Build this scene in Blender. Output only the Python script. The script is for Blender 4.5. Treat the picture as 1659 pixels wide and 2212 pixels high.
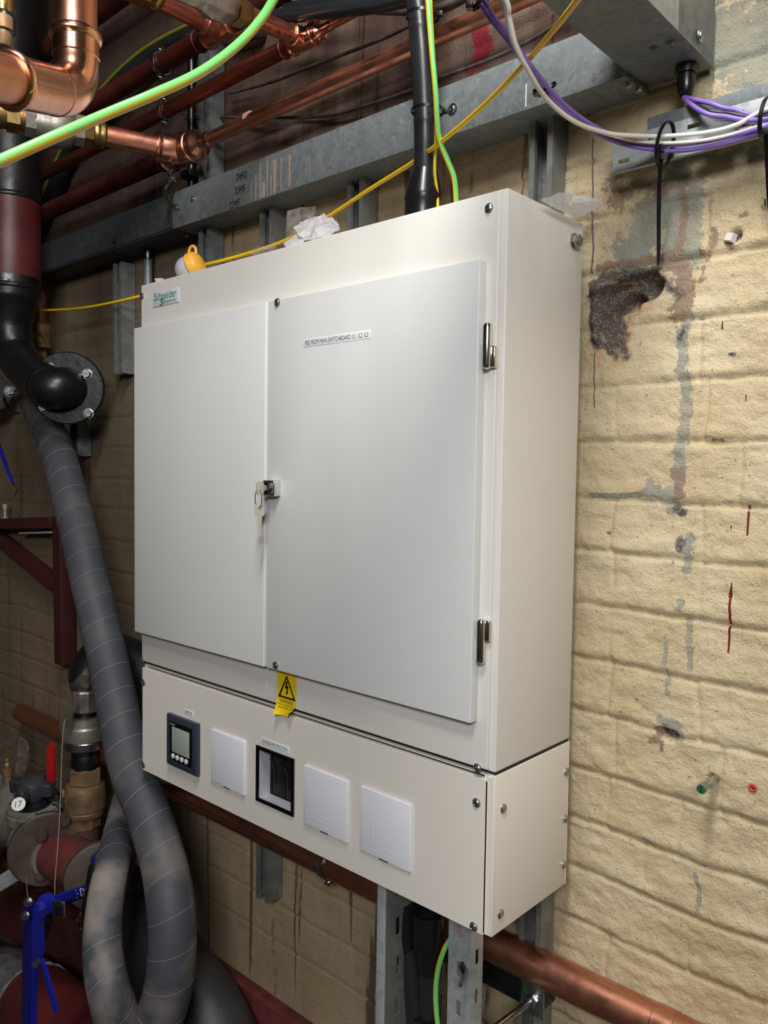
import bpy, bmesh, math, random
import numpy as np
from mathutils import Vector, Matrix
random.seed(7)
for o in list(bpy.data.objects): bpy.data.objects.remove(o)
scn = bpy.context.scene; COL = scn.collection

# ---------------------------------------------------------------- camera
F = 1735.3; CX, CY = 829.5, 1106.0; ZO = 1.0          # ZO: height of the cabinet's underside above the floor
CAM = Vector((0.59915, -0.88164, 0.63366 + ZO))
PIT, YAW, ROL = -0.053244, 0.738473, 0.01441
_f = Vector((-math.sin(YAW)*math.cos(PIT), math.cos(YAW)*math.cos(PIT), math.sin(PIT)))
_r0 = Vector((math.cos(YAW), math.sin(YAW), 0)); _u0 = _r0.cross(_f)
_r = math.cos(ROL)*_r0 + math.sin(ROL)*_u0; _u = -math.sin(ROL)*_r0 + math.cos(ROL)*_u0
cd = bpy.data.cameras.new('camera'); cam = bpy.data.objects.new('camera', cd); COL.objects.link(cam)
cam.matrix_world = Matrix(((_r.x,_u.x,-_f.x,CAM.x),(_r.y,_u.y,-_f.y,CAM.y),(_r.z,_u.z,-_f.z,CAM.z),(0,0,0,1)))
cd.sensor_fit = 'VERTICAL'; cd.sensor_height = 36.0; cd.lens = F/2212*36.0; cd.clip_start = 0.02; cd.clip_end = 50
scn.camera = cam

# ---------------------------------------------------------------- world, lamps, exposure
w = bpy.data.worlds.new('world'); scn.world = w; w.use_nodes = True
w.node_tree.nodes['Background'].inputs[0].default_value = (0.5,0.52,0.55,1)
w.node_tree.nodes['Background'].inputs[1].default_value = 0.06
def area(name, loc, target, sx, sy, power, col):
    l = bpy.data.lights.new(name, 'AREA'); l.shape = 'RECTANGLE'; l.size = sx; l.size_y = sy; l.energy = power; l.color = col
    o = bpy.data.objects.new(name, l); COL.objects.link(o); o.location = loc
    o.rotation_euler = (Vector(target)-Vector(loc)).to_track_quat('-Z','Y').to_euler(); return o
area('batten_lamp', (0.42,-0.85,3.25), (0.0,-0.0,1.2), 0.16, 1.0, 51, (1,0.975,0.94))
area('fill_lamp', (1.5,-2.2,2.6), (-0.1,0.0,1.5), 1.0, 0.5, 54, (0.98,0.99,1.0))  # added fill light, unseen, with no fitting behind it
scn.view_settings.view_transform = 'Standard'; scn.view_settings.look = 'None'
scn.view_settings.gamma = 1; scn.view_settings.exposure = 0.0; scn.view_settings.use_curve_mapping = False

# ---------------------------------------------------------------- pixel -> point helpers (for taking positions off the photograph)
def ray(px, py): return _f + _r*((px-CX)/F) - _u*((py-CY)/F)
def at(px, py, Y): d = ray(px,py); return CAM + d*((Y-CAM.y)/d.y)
def atx(px, py, X): d = ray(px,py); return CAM + d*((X-CAM.x)/d.x)
def atz(px, py, Z): d = ray(px,py); return CAM + d*((Z-CAM.z)/d.z)
def att(px, py, t): return CAM + ray(px,py)*t
def pr(p, rpx): return rpx*(p-CAM).dot(_f)/F

# ---------------------------------------------------------------- materials
def S(r,g,b):
    f = lambda c: (c/255/12.92 if c/255 <= .04045 else ((c/255+.055)/1.055)**2.4)
    return (f(r),f(g),f(b),1)
def newmat(name):
    m = bpy.data.materials.new(name); m.use_nodes = True; nt = m.node_tree
    return m, nt, nt.nodes['Principled BSDF']
def mat(name, col, rough=.5, metal=0, col2=None, vs=20, vlo=.4, vhi=.65, bump=0, bs=200, stretch=None, rvar=0, trans=0, emis=0, alpha=1, coat=0, detail=6):
    m, nt, b = newmat(name); N = nt.nodes; L = nt.links
    b.inputs['Base Color'].default_value = col; b.inputs['Roughness'].default_value = rough; b.inputs['Metallic'].default_value = metal
    b.inputs['Transmission Weight'].default_value = trans; b.inputs['Alpha'].default_value = alpha; b.inputs['Coat Weight'].default_value = coat
    tc = N.new('ShaderNodeTexCoord'); src = tc.outputs['Object']
    if stretch:
        mp = N.new('ShaderNodeMapping'); mp.inputs['Scale'].default_value = stretch; L.new(src, mp.inputs[0]); src = mp.outputs[0]
    if col2:
        n = N.new('ShaderNodeTexNoise'); n.inputs['Scale'].default_value = vs; n.inputs['Detail'].default_value = detail; L.new(src, n.inputs['Vector'])
        r = N.new('ShaderNodeMapRange'); r.inputs[1].default_value = vlo; r.inputs[2].default_value = vhi; L.new(n.outputs[0], r.inputs[0])
        mx = N.new('ShaderNodeMix'); mx.data_type = 'RGBA'; mx.inputs[6].default_value = col; mx.inputs[7].default_value = col2
        L.new(r.outputs[0], mx.inputs[0]); L.new(mx.outputs[2], b.inputs['Base Color'])
        if rvar:
            q = N.new('ShaderNodeMapRange'); q.inputs[3].default_value = rough; q.inputs[4].default_value = rough+rvar
            L.new(r.outputs[0], q.inputs[0]); L.new(q.outputs[0], b.inputs['Roughness'])
    if bump:
        n2 = N.new('ShaderNodeTexNoise'); n2.inputs['Scale'].default_value = bs; n2.inputs['Detail'].default_value = 4; L.new(tc.outputs['Object'], n2.inputs['Vector'])
        bp = N.new('ShaderNodeBump'); bp.inputs['Strength'].default_value = 1; bp.inputs['Distance'].default_value = bump
        L.new(n2.outputs[0], bp.inputs['Height']); L.new(bp.outputs[0], b.inputs['Normal'])
    if emis: b.inputs['Emission Color'].default_value = col; b.inputs['Emission Strength'].default_value = emis
    return m
def galv(name, a, b_, c, metal=.55, rough=.42, scale=70):
    m, nt, b = newmat(name); N = nt.nodes; L = nt.links
    tc = N.new('ShaderNodeTexCoord'); ns = N.new('ShaderNodeTexNoise'); ns.inputs['Scale'].default_value = 25; ns.inputs['Detail'].default_value = 3
    L.new(tc.outputs['Object'], ns.inputs['Vector'])
    ad = N.new('ShaderNodeMix'); ad.data_type = 'RGBA'; ad.inputs[0].default_value = .06; L.new(tc.outputs['Object'], ad.inputs[6]); L.new(ns.outputs[1], ad.inputs[7])
    v = N.new('ShaderNodeTexVoronoi'); v.inputs['Scale'].default_value = scale; L.new(ad.outputs[2], v.inputs['Vector'])
    r = N.new('ShaderNodeValToRGB'); r.color_ramp.elements[0].color = a; r.color_ramp.elements[1].color = c
    e = r.color_ramp.elements.new(.5); e.color = b_; L.new(v.outputs['Color'], r.inputs[0])
    n = N.new('ShaderNodeTexNoise'); n.inputs['Scale'].default_value = 9; n.inputs['Detail'].default_value = 5; L.new(tc.outputs['Object'], n.inputs['Vector'])
    mr = N.new('ShaderNodeMapRange'); mr.inputs[1].default_value = .35; mr.inputs[2].default_value = .7; mr.inputs[3].default_value = .0; mr.inputs[4].default_value = .7; L.new(n.outputs[0], mr.inputs[0])
    mx = N.new('ShaderNodeMix'); mx.data_type = 'RGBA'; mx.inputs[7].default_value = b_; L.new(mr.outputs[0], mx.inputs[0]); L.new(r.outputs[0], mx.inputs[6])
    L.new(mx.outputs[2], b.inputs['Base Color']); b.inputs['Metallic'].default_value = metal; b.inputs['Roughness'].default_value = rough
    return m
M = {}
M['paint'] = mat('cream_powder_coat', S(220,217,210), .38, bump=.00004, bs=900)
M['door_paint'] = mat('door_powder_coat', S(217,218,216), .34, bump=.00003, bs=900)
M['ext_paint'] = mat('cream_extension_coat', S(222,216,206), .4, bump=.00004, bs=900)
M['inner_black'] = mat('matt_black', S(8,8,8), .6)
M['inner'] = mat('dark_inside', S(30,30,32), .7)
M['galv'] = galv('galvanised_steel', S(104,111,113), S(120,127,129), S(136,142,143), .35, .5, 120)
M['galv_shaded'] = galv('shade_darkened_galvanising', S(56,60,63), S(64,68,70), S(76,80,82), .4, .5, 60)  # trunking steel in a darker tone, painting in the shade on its left length
M['galv_dull'] = galv('dull_galvanised_steel', S(92,98,100), S(120,126,126), S(140,144,142), .4, .5, 60)
M['galv_light'] = galv('bright_galvanised_steel', S(150,156,158), S(172,178,180), S(188,192,192), .3, .45, 110)
M['galv_strut'] = galv('strut_galvanising', S(110,114,112), S(132,134,131), S(150,152,148), .5, .42, 40)
M['chrome'] = mat('chrome', S(222,222,218), .16, 1)
M['zinc'] = mat('zinc_plate', S(190,194,196), .22, 1, S(150,155,158), 120, rvar=.15)
M['steel_dark'] = mat('dark_zinc', S(95,98,100), .3, 1, S(55,58,60), 80, rvar=.2)
M['key_nickel'] = mat('nickel_key', S(196,190,172), .35, .45)
M['copper'] = mat('copper', S(222,158,132), .3, 1, S(180,112,88), 28, .35, .75, rvar=.25, bump=.0003, bs=60)
M['copper_shiny'] = mat('bright_copper', S(232,172,146), .2, 1, S(198,128,102), 18, .4, .8, rvar=.2, bump=.0006, bs=35)
M['copper_old'] = mat('tarnished_copper', S(160,88,66), .3, .9, S(96,50,42), 14, .35, .7, rvar=.3, bump=.0003, bs=60)
M['copper_red'] = mat('dark_red_copper_pipe', S(112,52,44), .4, .5, S(70,34,32), 12, rvar=.2)
M['brass'] = mat('brass', S(190,160,104), .25, 1, S(130,104,66), 30, rvar=.3)
M['brass_dull'] = mat('dusty_brass', S(150,122,86), .5, .5, S(106,84,62), 25, rvar=.2, bump=.0005, bs=80)
M['nickel'] = mat('nickel_valve_body', S(176,170,158), .38, .8, S(140,134,122), 60, rvar=.2, bump=.0003, bs=160)
M['black_pvc'] = mat('black_cable_sheath', S(34,36,39), .33, bump=.0002, bs=120)
M['black_rubber'] = mat('black_heat_shrink', S(22,22,24), .28)
M['black_tie'] = mat('black_nylon', S(16,16,18), .3)
M['black_iron'] = mat('black_painted_iron', S(19,19,21), .36, 0, S(12,12,13), 12, rvar=.2, bump=.0008, bs=60)
M['red_pipe'] = mat('red_oxide_paint', S(94,34,33), .45, 0, S(78,28,30), 10, bump=.0005, bs=50)
M['red_dusty'] = mat('dusty_red_paint', S(104,46,42), .6, 0, S(74,50,46), 22, bump=.0006, bs=60)
M['red_frame'] = mat('dark_red_steel_paint', S(66,20,22), .6)
M['red_grip'] = mat('red_lever_grip', S(206,26,30), .35)
M['foam'] = None; M['olive'] = mat('dirty_earth_sheath', S(120,118,40), .5)
M['green'] = mat('earth_green', S(118,206,112), .35)
M['yellow_stripe'] = mat('earth_yellow', S(214,186,44), .35)
M['yellow'] = mat('yellow_cable_sheath', S(244,196,22), .35)
M['purple'] = mat('purple_cable_sheath', S(132,104,186), .4)
M['white_cable'] = mat('white_cable_sheath', S(226,222,212), .4)
M['grey_cable'] = mat('dusty_dark_cable', S(58,54,52), .7, 0, S(84,78,72), 60)
M['lampshade_yellow'] = mat('yellow_lamp_plastic', S(240,180,72), .35)
M['bulb'] = mat('grey_plastic_bulb', S(186,180,186), .12, coat=.6)
M['plastic'] = mat('white_plastic_blank', S(226,227,235), .35)
M['plastic_line'] = mat('moulded_line', S(216,217,226), .4)
M['navy'] = mat('navy_meter_plastic', S(44,52,66), .35)
M['black_gloss'] = mat('black_gloss', S(10,11,13), .1)
M['lcd'] = mat('grey_green_lcd', S(156,168,156), .15)
M['button'] = mat('grey_button', S(205,205,203), .35)
M['label'] = mat('label_tape', S(226,231,232), .4)
M['badge'] = mat('silver_badge', S(198,208,214), .28)
M['ink'] = mat('black_ink', S(20,20,22), .6)
M['ink_grey'] = mat('grey_ink', S(90,92,98), .6)
M['logo_green'] = mat('green_ink', S(0,112,62), .5)
M['logo_grey'] = mat('dark_green_grey_ink', S(66,92,82), .5)
M['sticker'] = mat('yellow_sticker', S(226,190,24), .35)
M['clear'] = mat('clear_glazing', S(160,165,165), .05, trans=1)
M['blue'] = mat('blue_lever_paint', S(22,30,142), .32)
M['cast'] = mat('grey_cast_iron_paint', S(122,118,108), .5, 0, S(96,90,82), 14, bump=.001, bs=60)
M['cast_brown'] = mat('rusty_flange_paint', S(78,68,60), .55, 0, S(64,42,36), 12, bump=.0008, bs=50)
M['knob'] = mat('dark_grey_knob', S(56,60,66), .45, 0, S(38,40,44), 20)
M['tape'] = mat('grey_duct_tape', S(150,150,148), .35, .3, S(110,110,108), 40, bump=.002, bs=60)
M['string'] = mat('off_white_twine', S(150,144,132), .7)
M['white_mark'] = mat('white_disc', S(225,224,218), .4)
M['soot'] = mat('charred_mortar', S(62,58,56), .85, 0, S(38,36,36), 40, bump=.004, bs=70)
M['maroon'] = mat('maroon_paint_run', S(104,26,34), .4)
M['silver_paint'] = mat('white_bracket', S(170,168,160), .5)
M['dribble'] = mat('dark_dribble', S(96,88,80), .6)
M['darksteel'] = mat('dark_structural_steel', S(52,44,40), .6, 0, S(36,30,28), 8)
M['spd'] = mat('dark_module_plastic', S(9,9,9), .5)
M['module_edge'] = mat('brown_module_edge', S(58,44,36), .5)

def foam_mat():
    m, nt, b = newmat('grey_pipe_foam'); N = nt.nodes; L = nt.links
    tc = N.new('ShaderNodeTexCoord')
    n = N.new('ShaderNodeTexNoise'); n.inputs['Scale'].default_value = 7; n.inputs['Detail'].default_value = 4; L.new(tc.outputs['Object'], n.inputs['Vector'])
    r = N.new('ShaderNodeMapRange'); r.inputs[1].default_value = .45; r.inputs[2].default_value = .62; L.new(n.outputs[0], r.inputs[0])
    at_ = N.new('ShaderNodeAttribute'); at_.attribute_name = 'dust'
    mu = N.new('ShaderNodeMath'); mu.operation = 'MULTIPLY'; L.new(r.outputs[0], mu.inputs[0]); L.new(at_.outputs['Fac'], mu.inputs[1])
    mx = N.new('ShaderNodeMix'); mx.data_type = 'RGBA'; mx.inputs[6].default_value = S(66,68,74); mx.inputs[7].default_value = S(140,130,122); L.new(mu.outputs[0], mx.inputs[0])
    L.new(mx.outputs[2], b.inputs['Base Color']); b.inputs['Roughness'].default_value = .62
    return m
M['foam'] = foam_mat(); M['foam_seam'] = mat('pale_foam_seam', S(128,126,122), .6)

def film(name, col, mixf, rough=.25):
    m = bpy.data.materials.new(name); m.use_nodes = True; nt = m.node_tree; N = nt.nodes; L = nt.links
    b = N['Principled BSDF']; b.inputs['Base Color'].default_value = col; b.inputs['Roughness'].default_value = rough
    t = N.new('ShaderNodeBsdfTransparent'); ms = N.new('ShaderNodeMixShader'); o = N['Material Output']
    tl = N.new('ShaderNodeBsdfTranslucent'); tl.inputs[0].default_value = col; m2 = N.new('ShaderNodeMixShader'); m2.inputs[0].default_value = .4
    L.new(b.outputs[0], m2.inputs[1]); L.new(tl.outputs[0], m2.inputs[2])
    n = N.new('ShaderNodeTexNoise'); n.inputs['Scale'].default_value = 60; tc = N.new('ShaderNodeTexCoord'); L.new(tc.outputs['Object'], n.inputs['Vector'])
    mr = N.new('ShaderNodeMapRange'); mr.inputs[1].default_value = .3; mr.inputs[2].default_value = .7; mr.inputs[3].default_value = max(0,mixf-.2); mr.inputs[4].default_value = min(1,mixf+.2); L.new(n.outputs[0], mr.inputs[0])
    L.new(mr.outputs[0], ms.inputs[0]); L.new(t.outputs[0], ms.inputs[1]); L.new(m2.outputs[0], ms.inputs[2]); L.new(ms.outputs[0], o.inputs[0])
    return m
M['film'] = film('milky_polythene', S(240,240,246), .88)
M['film_clear'] = film('clear_polythene', S(210,208,206), .25, .12)
M['film_dusty'] = film('dusty_polythene', S(150,140,128), .4, .35)

# ---------------------------------------------------------------- mesh helpers
def smooth_sharp(bm, ang=38):
    bm.normal_update(); a = math.radians(ang)
    for f in bm.faces: f.smooth = True
    for e in bm.edges:
        if len(e.link_faces) == 2:
            if e.calc_face_angle(0) > a: e.smooth = False
def link(name, me, material, parent):
    o = bpy.data.objects.new(name, me); COL.objects.link(o)
    if material and not me.materials: me.materials.append(material)
    if parent is not None:
        o.parent = parent; o.matrix_parent_inverse = Matrix.Translation(-Vector(parent.get('_w', (0,0,0))))
    return o
def obj(name, bm, material, parent=None, ang=38):
    bmesh.ops.recalc_face_normals(bm, faces=bm.faces)
    smooth_sharp(bm, ang)
    me = bpy.data.meshes.new(name); bm.to_mesh(me); bm.free()
    return link(name, me, material, parent)
def tag(o, label, cat=None, group=None, kind=None):
    if label: o['label'] = label
    if cat: o['category'] = cat
    if group: o['group'] = group
    if kind: o['kind'] = kind
    return o
def thing(name, loc, label, cat, group=None):
    o = bpy.data.objects.new(name, None); COL.objects.link(o); o.location = loc; o['_w'] = tuple(loc); o.empty_display_size = .02
    return tag(o, label, cat, group)
def B(): return bmesh.new()
def box(bm, x0,x1,y0,y1,z0,z1, bev=0, mtx=None):
    vs = [bm.verts.new((x,y,z)) for x in (x0,x1) for y in (y0,y1) for z in (z0,z1)]
    fs = [(0,1,3,2),(4,6,7,5),(0,4,5,1),(2,3,7,6),(0,2,6,4),(1,5,7,3)]
    F_ = [bm.faces.new([vs[i] for i in f]) for f in fs]
    if bev:
        es = list({e for f in F_ for e in f.edges})
        r = bmesh.ops.bevel(bm, geom=es, offset=bev, segments=3, profile=.5, affect='EDGES')
        vs = list({v for f in r['faces'] for v in f.verts} | {v for v in vs if v.is_valid})
    if mtx is not None: bmesh.ops.transform(bm, matrix=mtx, verts=[v for v in vs if v.is_valid])
    return bm
def frame_of(d):
    d = Vector(d).normalized(); a = Vector((0,0,1)) if abs(d.z) < .9 else Vector((1,0,0))
    n = d.cross(a).normalized(); return d, n, d.cross(n).normalized()
def rings(bm, R_, cap=True, closed=False):
    for i in range(len(R_)-1 + (1 if closed else 0)):
        A, Bq = R_[i], R_[(i+1)%len(R_)]; n = len(A)
        for k in range(n): bm.faces.new((A[k], A[(k+1)%n], Bq[(k+1)%n], Bq[k]))
    if cap and not closed:
        bm.faces.new(R_[0]); bm.faces.new(list(reversed(R_[-1])))
def tube(bm, pts, r, seg=16, cap=True, closed=False):
    pts = [Vector(p) for p in pts]; n = len(pts); rr = r if isinstance(r,(list,tuple)) else [r]*n
    R_ = []; nrm = None
    for i in range(n):
        a = pts[(i-1)%n] if (i > 0 or closed) else pts[i]; b = pts[(i+1)%n] if (i < n-1 or closed) else pts[i]
        d = (b-a).normalized()
        if nrm is None: _, nrm, _ = frame_of(d)
        nrm = (nrm - d*nrm.dot(d)).normalized(); bi = d.cross(nrm)
        R_.append([bm.verts.new(pts[i] + (nrm*math.cos(2*math.pi*k/seg) + bi*math.sin(2*math.pi*k/seg))*rr[i]) for k in range(seg)])
    rings(bm, R_, cap, closed); return bm
def spline(pts, n=8):
    P = [Vector(p) for p in pts]; P = [P[0]*2-P[1]] + P + [P[-1]*2-P[-2]]; out = []
    for i in range(1, len(P)-2):
        a,b,c,d = P[i-1:i+3]
        for k in range(n):
            t = k/n; out.append(.5*((2*b) + (c-a)*t + (2*a-5*b+4*c-d)*t*t + (3*b-a-3*c+d)*t**3))
    out.append(P[-2]); return out
def lathe(bm, p0, d, prof, seg=24, twist=0):
    """prof: (distance along d, radius)"""
    p0 = Vector(p0); d, n, b = frame_of(d); R_ = []
    for s, r in prof:
        R_.append([bm.verts.new(p0 + d*s + (n*math.cos(2*math.pi*k/seg+twist) + b*math.sin(2*math.pi*k/seg+twist))*max(r,1e-5)) for k in range(seg)])
    rings(bm, R_); return bm
def cyl(bm, p0, p1, r, seg=20, bev=0):
    p0, p1 = Vector(p0), Vector(p1); L_ = (p1-p0).length
    prof = [(0,r-bev),(bev,r),(L_-bev,r),(L_,r-bev)] if bev else [(0,r),(L_,r)]
    return lathe(bm, p0, p1-p0, prof, seg)
def prism(bm, poly, y0, y1, plane='xz', off=(0,0,0)):
    def P(a,b,c): 
        v = {'xz':(a,c,b), 'xy':(a,b,c), 'yz':(c,a,b)}[plane]; return (v[0]+off[0], v[1]+off[1], v[2]+off[2])
    A = [bm.verts.new(P(a,b,y0)) for a,b in poly]; C_ = [bm.verts.new(P(a,b,y1)) for a,b in poly]; n = len(poly)
    bm.faces.new(A); bm.faces.new(list(reversed(C_)))
    for k in range(n): bm.faces.new((A[k], C_[k], C_[(k+1)%n], A[(k+1)%n]))
    return bm
def plate_holes(bm, u0,u1,v0,v1, holes, t0,t1, P):
    """rectangular plate in (u,v) with rectangular holes, thickness t0..t1; P maps (u,v,t) to a point"""
    us = sorted({u0,u1,*[h[0] for h in holes],*[h[1] for h in holes]}); vs = sorted({v0,v1,*[h[2] for h in holes],*[h[3] for h in holes]})
    def solid(i,j):
        if i<0 or j<0 or i>=len(us)-1 or j>=len(vs)-1: return False
        cu,cv = (us[i]+us[i+1])/2,(vs[j]+vs[j+1])/2
        return not any(h[0]<cu<h[1] and h[2]<cv<h[3] for h in holes)
    cache = {}
    def V(i,j,t):
        if (i,j,t) not in cache: cache[(i,j,t)] = bm.verts.new(P(us[i],vs[j],t0 if t==0 else t1))
        return cache[(i,j,t)]
    for i in range(len(us)-1):
        for j in range(len(vs)-1):
            if not solid(i,j): continue
            for t in (0,1): bm.faces.new((V(i,j,t),V(i+1,j,t),V(i+1,j+1,t),V(i,j+1,t)))
            for (di,dj,a,b) in ((-1,0,(i,j),(i,j+1)),(1,0,(i+1,j),(i+1,j+1)),(0,-1,(i,j),(i+1,j)),(0,1,(i,j+1),(i+1,j+1))):
                if not solid(i+di,j+dj): bm.faces.new((V(*a,0),V(*b,0),V(*b,1),V(*a,1)))
    return bm
def text_bm(body, w=None, h=None, shear=0, extrude=.0):
    c = bpy.data.curves.new('lettering','FONT'); c.body = body; c.size = 1; c.shear = shear; c.align_x = 'LEFT'; c.resolution_u = 3
    o = bpy.data.objects.new('lettering', c); COL.objects.link(o); bpy.context.view_layer.update()
    me = bpy.data.meshes.new_from_object(o.evaluated_get(bpy.context.evaluated_depsgraph_get()))
    bm = B(); bm.from_mesh(me); bpy.data.objects.remove(o); bpy.data.curves.remove(c); bpy.data.meshes.remove(me)
    xs = [v.co.x for v in bm.verts]; ys = [v.co.y for v in bm.verts]
    x0,x1,y0,y1 = min(xs),max(xs),min(ys),max(ys)
    sy = h/(y1-y0) if h else w/(x1-x0); sx = w/(x1-x0) if w else sy
    for v in bm.verts: v.co = ((v.co.x-x0)*sx, (v.co.y-y0)*sy, 0)
    return bm
def text_front(name, body, x, y, z, w, h, material, parent, shear=0):
    bm = text_bm(body, w, h, shear)
    for v in bm.verts: v.co = (x+v.co.x, y, z+v.co.y)
    return obj(name, bm, material, parent)
def text_wrap(name, body, p0, p1, r, h, material, parent, ang0=0, up=None):
    """lettering wrapped round a straight cylinder from p0 towards p1"""
    bm = text_bm(body, (Vector(p1)-Vector(p0)).length, h)
    d = (Vector(p1)-Vector(p0)).normalized(); toc = (CAM-Vector(p0)); n = (toc-d*toc.dot(d)).normalized(); b = n.cross(d)
    if up is not None and b.dot(Vector(up)) < 0: b = -b
    bmesh.ops.subdivide_edges(bm, edges=bm.edges, cuts=1)
    for v in bm.verts:
        a = ang0 + (v.co.y-h/2)/r; v.co = Vector(p0) + d*v.co.x + (n*math.cos(a)+b*math.sin(a))*(r+.0004)
    return obj(name, bm, material, parent)

# ================================================================ THE SETTING
WY = .25
def vnoise(x, z, s, seed=0):
    """smooth value noise, vectorised"""
    rng = np.random.RandomState(seed); T = rng.rand(256,256)
    u, v = x*s, z*s; i, j = np.floor(u).astype(int), np.floor(v).astype(int); fu, fv = u-i, v-j
    fu = fu*fu*(3-2*fu); fv = fv*fv*(3-2*fv); g = lambda a,b: T[a%256, b%256]
    return (g(i,j)*(1-fu)+g(i+1,j)*fu)*(1-fv) + (g(i,j+1)*(1-fu)+g(i+1,j+1)*fu)*fv
def sm(a, b, x):
    t = np.clip((x-a)/(b-a), 0, 1); return t*t*(3-2*t)
def wxz(px, py): p = at(px,py,WY); return (p.x, p.z)
COURSES = [v+ZO for v in (.0004,.0796,.1625,.2557,.3405,.4263,.5103,.5914,.678,.7622,.8493)]
zz = COURSES[0]
while zz > -.1: zz -= .084; COURSES.insert(0, zz)
zz = COURSES[-1]
while zz < 3.4: zz += .084; COURSES.append(zz)
COURSES = np.array(COURSES)
_known = {825:[1523],955:[1604],1088:[1518],1212:[1328],1340:[1700],1470:[1315],1598:[1553],1738:[1307,1470],1862:[1390]}
JOINTS = {}
_rng = np.random.RandomState(3)
for i in range(len(COURSES)): JOINTS[i] = [(-.07 if i%2 else .045) + _rng.uniform(-.015,.015) + k*.235 for k in range(-14,12)]
for y,l in _known.items():
    z = wxz(1500,y)[1]; i = int(np.searchsorted(COURSES, z-.02))-0
    i = max(0, int(np.argmin(abs(COURSES-z)))-1)
    x = [wxz(p, y+60)[0] for p in l]; JOINTS[i] = [j for j in JOINTS[i] if all(abs(j-q) > .1 for q in x)] + x
def seg_d(x, z, pts):
    d = np.full(x.shape, 9.0)
    for (ax,az),(bx,bz) in zip(pts[:-1], pts[1:]):
        dx,dz = bx-ax,bz-az; L2 = dx*dx+dz*dz+1e-12; t = np.clip(((x-ax)*dx+(z-az)*dz)/L2,0,1)
        d = np.minimum(d, np.hypot(x-ax-t*dx, z-az-t*dz))
    return d
def blob(x, z, pxpts, rpx):
    """0..1 mask round a stroke measured on the photograph and laid on the wall plane"""
    P = [wxz(*p) for p in pxpts]
    if len(P) == 1: P = P*2
    r = rpx*1.15/F
    return np.clip(1.0 - seg_d(x,z,P)/(2*r), 0, 1)
HOLE = [[(1325,640),(1400,615)],[(1330,680),(1350,660)]]
def relief(x, z):
    wob = (vnoise(x,z,5,1)-.5)*.009 + (vnoise(x,z,30,2)-.5)*.003
    dz = z + wob; k = np.clip(np.searchsorted(COURSES, dz)-1, 0, len(COURSES)-2)
    lo, hi = COURSES[k], COURSES[k+1]
    dist = np.minimum(dz-lo, hi-dz)
    up = dz-lo                                      # distance above the joint below
    h = -.0052*(1-sm(-.001,.0125,up)) - .0052*(1-sm(.0008,.0032,hi-dz))*(1-sm(.9,1,1-sm(-.001,.0125,up)))
    # softly pillowed brick, overhanging a little at its foot
    h += .0022*(1-sm(0,.03,np.abs(up-.012)))
    J = np.full(x.shape, 9.0); xw = x + (vnoise(x,z,15,4)-.5)*.01
    for i in range(len(COURSES)):
        m = k == i
        if m.any():
            xs = xw[m]; d = np.full(xs.shape, 9.0)
            for j in JOINTS[i]: d = np.minimum(d, np.abs(xs-j))
            J[m] = d
    h += -.0030*(1-sm(.0008,.0055,J))*np.clip(vnoise(x,z,7,21)*1.8,.25,1)
    h += (vnoise(x,z,9,5)-.5)*.006 + (vnoise(x,z,32,6)-.5)*.0028 + (vnoise(x*.5,z,75,7)-.5)*.0032 + (vnoise(x*.7,z,170,8)-.5)*.0018
    for s in HOLE: h -= .03*sm(.25,.6,blob(x,z,s,26))
    h += .010*sm(.3,.8,blob(x,z,[(1285,628),(1340,604),(1400,590),(1430,592)],10)) * (.6+.8*vnoise(x,z,120,9))
    h += .008*sm(.3,.8,blob(x,z,[(1288,632),(1286,690),(1290,735)],9))* (.5+vnoise(x,z,100,10))
    h -= .012*sm(.3,.8,blob(x,z,[(1432,1585),(1450,1592)],14))
    h -= .012*sm(.35,.8,blob(x,z,[(1588,508)],13)); h -= .01*sm(.35,.8,blob(x,z,[(1540,1682)],11))
    # left of the cabinet the paint is smoother
    f = 1 - .62*sm(0,.35,-x)
    return h*f
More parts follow.
